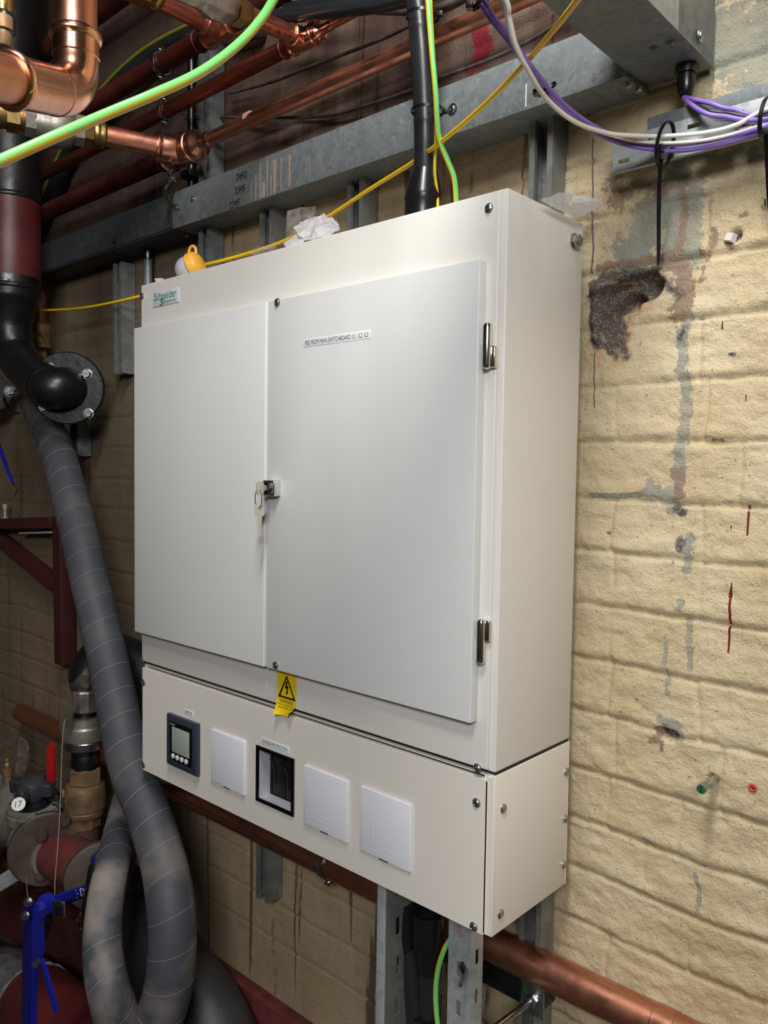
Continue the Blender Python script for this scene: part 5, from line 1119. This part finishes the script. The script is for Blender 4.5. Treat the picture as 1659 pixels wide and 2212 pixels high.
for sx_ in (-1,1):
    q = at(184+sx_*44,1568,SY); bm = B(); box(bm,-.012,.012,-.010,.010,-.014,.012,.003,Matrix.Translation(q)); obj('coupling_lug', bm, M['nickel'], o)
q = at(143,1716,SY-.02); bm = B(); dl = (at(172,1712,SY)-at(128,1722,SY-.05)).normalized(); lathe(bm,q-dl*.016,dl,[(0,.017),(.020,.017),(.021,.012),(.045,.012)],6); obj('side_plug', bm, M['brass_dull'], o)
o = thing('black_bend', at(200,1450,.15), 'black pipe bend arching from the top of the brass fitting stack behind the foam hose', 'pipe')
P = spline([at(187,1492,SY),at(187,1470,.12),at(194,1440,.13),(at(218,1414,.15)),at(252,1408,.165),at(290,1425,.178),at(318,1460,.185),at(335,1500,.19),at(345,1560,.19)],6); bm = B(); tube(bm,P,[pr(P[0],31)+ (pr(P[0],8) if i>8 else pr(P[0],i)) for i in range(len(P))],28); obj('bend_tube', bm, M['black_iron'], o)
o = thing('ball_valve_lever', at(110,1700,.07), 'small red plastic covered lever standing upright beside the brass fittings', 'valve lever')
bm = B(); poly = [(at(x_,y_,.05)) for x_,y_ in ((101,1700),(100,1622),(103,1610),(109,1606),(115,1611),(117,1624),(116,1702),(108,1700))]
A = [bm.verts.new(v) for v in poly]; C_ = [bm.verts.new(v+Vector((-.006,.008,0))) for v in poly]; n = len(A); bm.faces.new(A); bm.faces.new(list(reversed(C_)))
for k in range(n): bm.faces.new((A[k],A[(k+1)%n],C_[(k+1)%n],C_[k]))
g_ = obj('red_grip', bm, M['red_grip'], o); 
bm = B(); poly = [(at(x_,y_,.055)) for x_,y_ in ((108,1698),(116,1700),(132,1712),(135,1745),(124,1746),(124,1720))]
A = [bm.verts.new(v) for v in poly]; C_ = [bm.verts.new(v+Vector((-.002,.003,0))) for v in poly]; n = len(A); bm.faces.new(A); bm.faces.new(list(reversed(C_)))
for k in range(n): bm.faces.new((A[k],A[(k+1)%n],C_[(k+1)%n],C_[k]))
obj('lever_arm', bm, M['zinc'], o)
bm = B(); q = at(121,1729,.05); lathe(bm,q+Vector((.02,.01,0)),(-.85,-.4,0),[(0,.0075),(.022,.0075),(.03,.0045),(.04,.0045)],8); obj('lever_nut', bm, M['zinc'], o)
# grey regulating valve with handwheel and flange
o = thing('regulating_valve', at(60,1800,.02), 'grey cast regulating valve with a four-lobed dark handwheel at the lower left', 'valve')
lidc = at(73,1735,.02); up = Vector((.10,-.12,1)).normalized()
bm = B(); lathe(bm,lidc-up*.055,up,[(0,.058),(.02,.064),(.022,.068),(.045,.068),(.048,.0655),(.0545,.0655),(.055,.060)],40); obj('bonnet', bm, M['cast'], o)
bm = B(); lathe(bm,lidc,up,[(0,.045),(.004,.045),(.012,.042),(.016,.034)],32); obj('bonnet_ring', bm, M['black_iron'], o)
for a in (.2,1.1,-1.0,-1.9,2.4):
    d, n_, b2 = frame_of(up); q = lidc+(n_*math.cos(a)+b2*math.sin(a))*.057; bm = B(); lathe(bm,q,up,[(0,.0045),(.002,.004),(.003,.002)],12); obj('bonnet_screw', bm, M['zinc'], o)
hub = lidc+up*.016
bm = B(); lathe(bm,hub,up,[(0,.028),(.012,.034),(.036,.036),(.05,.030),(.056,.018),(.057,.0001)],32)
d, n_, b2 = frame_of(up)
for k in range(4):
    a = math.pi/2*k+.55; e = n_*math.cos(a)+b2*math.sin(a); s_ = up.cross(e)
    Mx = Matrix(((e.x,s_.x,up.x,0),(e.y,s_.y,up.y,0),(e.z,s_.z,up.z,0),(0,0,0,1))); Mx.translation = hub+up*.030+e*.038
    box(bm,-.022,.020,-.0145,.0145,-.018,.018,.006,Mx)
obj('handwheel', bm, M['knob'], o)
bm = B(); body = spline([at(-60,1830,.06),at(0,1770,.05),at(50,1785,.04),at(90,1815,.03)],6); tube(bm,body,[.075,.076,.078,.08,.082,.082,.08,.078,.074,.070,.066,.062,.06,.06,.062,.066,.07,.078,.085][:len(body)],32); obj('valve_casting', bm, M['cast'], o)
bm = B(); tube(bm,[at(-40,1700,.06),at(10,1722,.05),at(40,1745,.045)],[.055,.06,.055],28); obj('side_branch', bm, M['cast'], o)
bm = B(); q = at(16,1690,.04); lathe(bm,q,(0,0,1),[(-.02,.013),(.02,.012),(.022,.015),(.040,.015),(.042,.008),(.050,.009),(.056,.005),(.066,.006),(.068,.004)],16); obj('test_point', bm, M['brass_dull'], o)
fa = Vector((.93,-.36,.02)).normalized(); f1 = at(103,1836,.02)
bm = B(); FR = pr(f1,80); lathe(bm,f1,-fa,[(0,FR*.96),(.003,FR),(.018,FR),(.022,FR*.97)],48); fl1 = obj('flange', bm, M['cast_brown'], o)
for px,py in ((90,1803),(89,1888),(140,1770)):
    d_ = ray(px,py); t_ = (f1-CAM).dot(fa)/d_.dot(fa); q = CAM+d_*t_; bm = B(); hexhead(bm,q,fa,.0145,.013); obj('flange_bolt', bm, M['cast_brown'], fl1)
q = at(40,1737,-.06); o2 = thing('valve_tag', q, 'round white tag with 17 written on it hanging from the grey valve', 'tag')
td = (CAM-q).normalized(); bm = B(); cyl(bm,q,q+td*.0012,pr(q,14),32); tg = obj('tag_disc', bm, M['white_mark'], o2)
bm = text_bm('17',.016,.014,.1); rt = td.cross(Vector((0,0,-1))).normalized(); upv = td.cross(rt)*-1
rt = Vector((0,0,1)).cross(td).normalized(); upv = td.cross(rt)
for v in bm.verts: v.co = q+td*.0016+rt*(v.co.x-.008)+upv*(v.co.y-.007)
obj('lettering', bm, M['ink'], tg)
bm = B(); tube(bm,spline([q+upv*.014,at(34,1706,-.04),at(30,1692,-.02),at(26,1688,.0)]),.0012,6); obj('tag_wire', bm, M['steel_dark'], o2)
# red tee piece between the flanges
o = thing('red_pipe_tee', at(140,1860,.05), 'dusty red pipe piece with a grey collar between the two rusty flanges at lower left', 'pipe')
c0 = at(108,1842,.04); c1 = at(196,1880,.06)
bm = B(); dd_ = (c1-c0).normalized(); L_ = (c1-c0).length; lathe(bm,c0,dd_,[(0,.052),(L_*.2,.054),(L_*.5,.062),(L_*.8,.056),(L_,.054)],36); obj('red_body', bm, M['red_dusty'], o)
bm = B(); lathe(bm,c0+dd_*.006,dd_,[(0,.053),(.002,.060),(.016,.060),(.018,.054)],36); obj('grey_collar', bm, M['cast'], o)
o = thing('butterfly_valve', at(210,1890,.03), 'round rusty-rimmed flange with blue painted boss, half hidden by the foam hose', 'valve')
f2 = at(215,1893,.062); FR = pr(f2,72); bm = B(); lathe(bm,f2,fa,[(-.02,FR*.97),(-.017,FR),(-.002,FR),(.0,FR*.96)],48); obj('flange', bm, M['cast_brown'], o)
bm = B(); q = at(198,1868,-.03); lathe(bm,q+Vector((-.03,.03,-.01)),(at(214,1856,-.06)-at(180,1878,-.0)),[(0,.016),(.045,.017),(.058,.014)],24); obj('blue_boss', bm, M['blue'], o)
bm = B(); tube(bm,spline([at(198,1870,-.08),at(192,1900,-.08),at(186,1935,-.075),at(182,1965,-.07),at(183,1992,-.06)],6),.006,8); obj('black_strap', bm, M['black_rubber'], o)
# blue lever
o = thing('blue_valve_lever', at(75,1970,-.1), 'bright blue valve lever hanging down from a toothed plate at the lower left', 'valve lever')
def plate_px(name, poly, Y, off, m_, parent):
    P_ = [at(a,b_,Y) for a,b_ in poly]; bm = B(); A = [bm.verts.new(v) for v in P_]; C_ = [bm.verts.new(v+Vector(off)) for v in P_]; n = len(A); bm.faces.new(A); bm.faces.new(list(reversed(C_)))
    for k in range(n): bm.faces.new((A[k],A[(k+1)%n],C_[(k+1)%n],C_[k]))
    return obj(name, bm, m_, parent)
hb = plate_px('lever_handle', [(63,1960),(72,1953),(84,1954),(90,1966),(89,1978),(84,1990),(87,2058),(80,2080),(72,2112),(70,2170),(68,2250),(62,2250),(62,2100)], -.25, (-.002,.010,0), M['blue'], o)
plate_px('lever_side', [(49,1972),(54,1957),(63,1955),(66,1960),(62,2250),(46,2250)], -.252, (-.002,.010,0), mat('blue_paint_shaded_side', S(16,20,96), .35), o)  # shaded side of the handle, its shade painted as a darker blue
plate_px('trigger', [(86,2074),(91,2076),(105,2120),(122,2180),(122,2189),(116,2190),(104,2150),(92,2105)], -.26, (-.004,.006,0), M['blue'], o)
for px,py in ((62,1948),(56,1978)):
    q = at(px,py,-.262); bm = B(); hexhead(bm,q,(.5,-.8,.2),.0065,.008); obj('lever_bolt', bm, M['zinc'], o)
bm = B(); q = at(82,2076,-.258); cyl(bm,q,q+Vector((.006,-.008,0)),.006,16); obj('pivot_pin', bm, M['zinc'], o)
qc = at(84,1976,-.09); pts_ = []
for k in range(60):
    a = math.radians(100-k*3.4); r_ = 58 if 8 < k < 54 else 54
    if 8 < k < 54 and k%2: r_ = 53
    pts_.append((84+r_*.48*math.cos(a), 1978-r_*math.sin(a)))
plate_px('toothed_plate', pts_+[(76,2030),(70,1975)], -.17, (-.002,.003,0), M['steel_dark'], o)
bm = B(); a_, b_ = at(100,1954,-.19), at(186,1924,-.06); cyl(bm,a_,b_,pr(a_,14),28,.002); arm = obj('blue_arm', bm, M['blue'], o)
text_wrap('lettering','10', a_+(b_-a_)*.60, a_+(b_-a_)*.80, pr(a_,14), .018, M['white_cable'], arm)
bm = B(); lathe(bm,a_-(b_-a_).normalized()*.004,(b_-a_),[(0,.018),(.004,.021),(.010,.021),(.014,.018)],32); obj('arm_collar', bm, M['blue'], o)
q = at(127,1963,-.19); bm = B(); box(bm,-.012,.012,-.002,.002,-.015,.015,.001,Matrix.Translation(q)@Matrix.Rotation(.6,4,'Z')); obj('name_plate', bm, M['zinc'], arm)
# twine, hanging
cable('twine', [(150,1552,.05),(140,1558,.03),(135,1600,.02),(132,1680,.01),(129,1760,-.01),(123,1850,-.03),(119,1900,-.04),(118,1938,-.05)], .0009, M['string'], 'thin off-white string hanging from the grey coupling down to the blue arm', 'string')
cable('twine', [(57,1895,-.10),(58,1915,-.16),(59,1930,-.22),(62,1946,-.262)], .0008, M['string'], 'short thin string above the blue lever bolt', 'string')
# big red pipe with tape
ctl = [at(-90,2075,.14),at(-20,2118,.13),at(60,2162,.10),at(125,2215,.06),(at(165,2290,.04)),(at(190,2390,.02))]
P = spline(ctl,8); o = thing('red_pipe', P[0], 'large dull red pipe at the bottom left corner bound with silver tape', 'pipe')
RR = pr(at(60,2150,.0),88)
bm = B(); tube(bm,P,RR,40); obj('red_pipe_body', bm, M['red_pipe'], o)
random.seed(5)
bm = B(); i0,i1 = 10,19; tube(bm,P[i0:i1],[RR*1.03*(1+random.uniform(-.012,.02)) for _ in range(i0,i1)],40); bmesh.ops.subdivide_edges(bm,edges=bm.edges[:],cuts=1)
for v in bm.verts: v.co += Vector((random.uniform(-1,1),random.uniform(-1,1),random.uniform(-1,1)))*.0016
obj('tape_wrap', bm, M['tape'], o, 25)
# galvanised strut from the left
a_, b_ = at(-60,1945,-.02), at(46,1880,.05); o = thing('galvanised_bar', b_, 'pale galvanised bar running in from the left edge to the rusty flange', 'metal bar')
d_ = (b_-a_); L_ = d_.length; d, n_, b2 = frame_of(d_); Mx = Matrix(((d.x,n_.x,b2.x,0),(d.y,n_.y,b2.y,0),(d.z,n_.z,b2.z,0),(0,0,0,1))); Mx.translation = a_
bm = B(); box(bm,0,L_,-.020,.020,-.020,.020,.003,Mx); obj('bar', bm, M['galv_light'], o)
# thin copper pipes low in the dark
z_ = at(240,2040,.19).z; bm = B(); cyl(bm,(-2.9,.19,z_),(-.55,.19,z_),.012,20); tag(obj('copper_pipe', bm, M['copper_old'], None),'thin tarnished copper pipe low on the wall behind the foam hose loop','copper pipe')
pipe_clip(Vector((at(176,1990,.19).x,.19,z_)), .0135, 'small zinc clip on the thin tarnished copper pipe beside the foam hose', 'zinc', rot=math.pi/2)
z_ = at(20,1850,.19).z; bm = B(); cyl(bm,(-3.2,.165,z_),(at(60,1850,.165).x,.165,z_),.016,20); tag(obj('copper_pipe', bm, M['copper_red'], None),'dark red copper pipe low at the left edge above the galvanised bar','copper pipe')
# dark red steel bracket on the wall
o = thing('steel_bracket', at(120,1280,.2), 'dark red painted triangular steel bracket on the wall at the left', 'bracket')
def bar_px(name, a, b_, Y, w, dpt, m_, parent):
    A_, B_ = at(*a,Y), at(*b_,Y); d = (B_-A_); L_ = d.length; d.normalize(); up_ = d.cross(Vector((0,-1,0))).normalized()
    Mx = Matrix(((d.x,0,up_.x,0),(d.y,1,up_.y,0),(d.z,0,up_.z,0),(0,0,0,1))); Mx.translation = A_
    bm = B(); box(bm,0,L_,0,dpt,-w/2,w/2,.0015,Mx); return obj(name, bm, m_, parent)
bar_px('upright', (120,1118),(125,1436),.195,.046,.044,M['red_frame'],o)
bar_px('top_bar', (-60,1133),(106,1129),.195,.034,.044,M['red_frame'],o)
bar_px('diagonal', (-60,1125),(108,1262),.20,.040,.036,M['red_frame'],o)
o = thing('pipe_support_foot', at(11,1110,.2), 'small pale stud with a round foot standing on the red bracket', 'support')
bm = B(); q = at(11,1119,.21); lathe(bm,q,(0,0,1),[(0,.010),(.003,.010),(.004,.004),(.028,.004),(.029,.007),(.045,.007),(.046,.004)],12); obj('stud', bm, M['silver_paint'], o)
bar_px('pale_plate', (40,1152),(107,1150),.205,.006,.03,M['silver_paint'],tag(o,None))
# blue lever and wire far left
o = thing('blue_lever', at(20,1030,.1), 'slim blue lever pointing down at the left edge below the flange', 'valve lever')
bm = B(); tube(bm,[at(-14,935,.1),at(2,975,.1),at(16,1015,.1),at(29,1046,.1)],[.006,.006,.005,.004],10); obj('lever_bar', bm, M['blue'], o)
bm = B(); tube(bm,spline([at(29,1046,.1),at(38,1056,.1),at(34,1066,.1),at(32,1074,.1)]),.0016,6); tube(bm,[at(38,1057,.1),at(52,1058,.1)],.002,6); obj('lever_wire', bm, M['zinc'], o)
# brass union behind the riser
bx = 90; o = thing('brass_union', at(90,720,.2), 'dull brass union on a pipe stub behind the black riser bend', 'pipe fitting')
lathe_px('brass_sleeve',[(700,17),(704,20),(742,21),(745,23),(752,22),(754,18)],88,.2,M['brass_dull'],o)
lathe_px('brass_hexagon',[(753,15),(770,16),(776,14)],86,.2,M['brass_dull'],o,6)
lathe_px('pipe_stub',[(600,12),(703,13)],88,.2,mat('rust_brown_pipe', S(120,70,44), .5, .3, S(84,52,38), 20),o)
# tray fragments and beams in the dark above
for (a,b_,r_,m_,lab) in (((-2.9,.17,2.78),(1.9,.17,2.78),.026,'copper_red','dark red pipe highest on the wall at the top left'),):
    bm = B(); cyl(bm,a,b_,r_,24); tag(obj('wall_pipe', bm, M[m_], None),lab,'pipe')
# draped polythene
def drape(name, rows, m_, label, seed=1):
    random.seed(seed); bm = B(); G = [[bm.verts.new(at(*q)) for q in row] for row in rows]
    for a,b_ in zip(G[:-1],G[1:]):
        for k in range(len(a)-1): bm.faces.new((a[k],a[k+1],b_[k+1],b_[k]))
    for _ in range(3):
        bmesh.ops.subdivide_edges(bm, edges=bm.edges[:], cuts=1, use_grid_fill=True)
        for v in bm.verts: v.co += Vector((random.uniform(-1,1),random.uniform(-1,1),random.uniform(-1,1)))*.0012
    return tag(obj(name, bm, m_, None, 25), label, 'plastic sheet')
drape('polythene_sheet', [[(128,1492,.04),(160,1470,.03),(190,1440,.05),(214,1418,.09)],[(135,1520,.05),(165,1492,.045),(195,1480,.05),(216,1470,.09)],[(132,1580,.08),(150,1560,.05),(158,1540,.05),(165,1520,.09)],[(132,1640,.08),(140,1620,.07),(150,1615,.07),(155,1600,.09)]], M['film_dusty'], 'dusty torn polythene draped over the black bend at the top of the fitting stack', 3)
drape('polythene_sheet', [[(-30,1612,.2),(10,1600,.19),(40,1588,.18),(60,1600,.19)],[(-30,1650,.17),(10,1640,.16),(38,1625,.16),(62,1640,.18)],[(-30,1700,.15),(0,1695,.14),(30,1690,.14),(50,1680,.17)]], M['film_dusty'], 'dusty polythene sheet behind the test point at the left edge', 4)
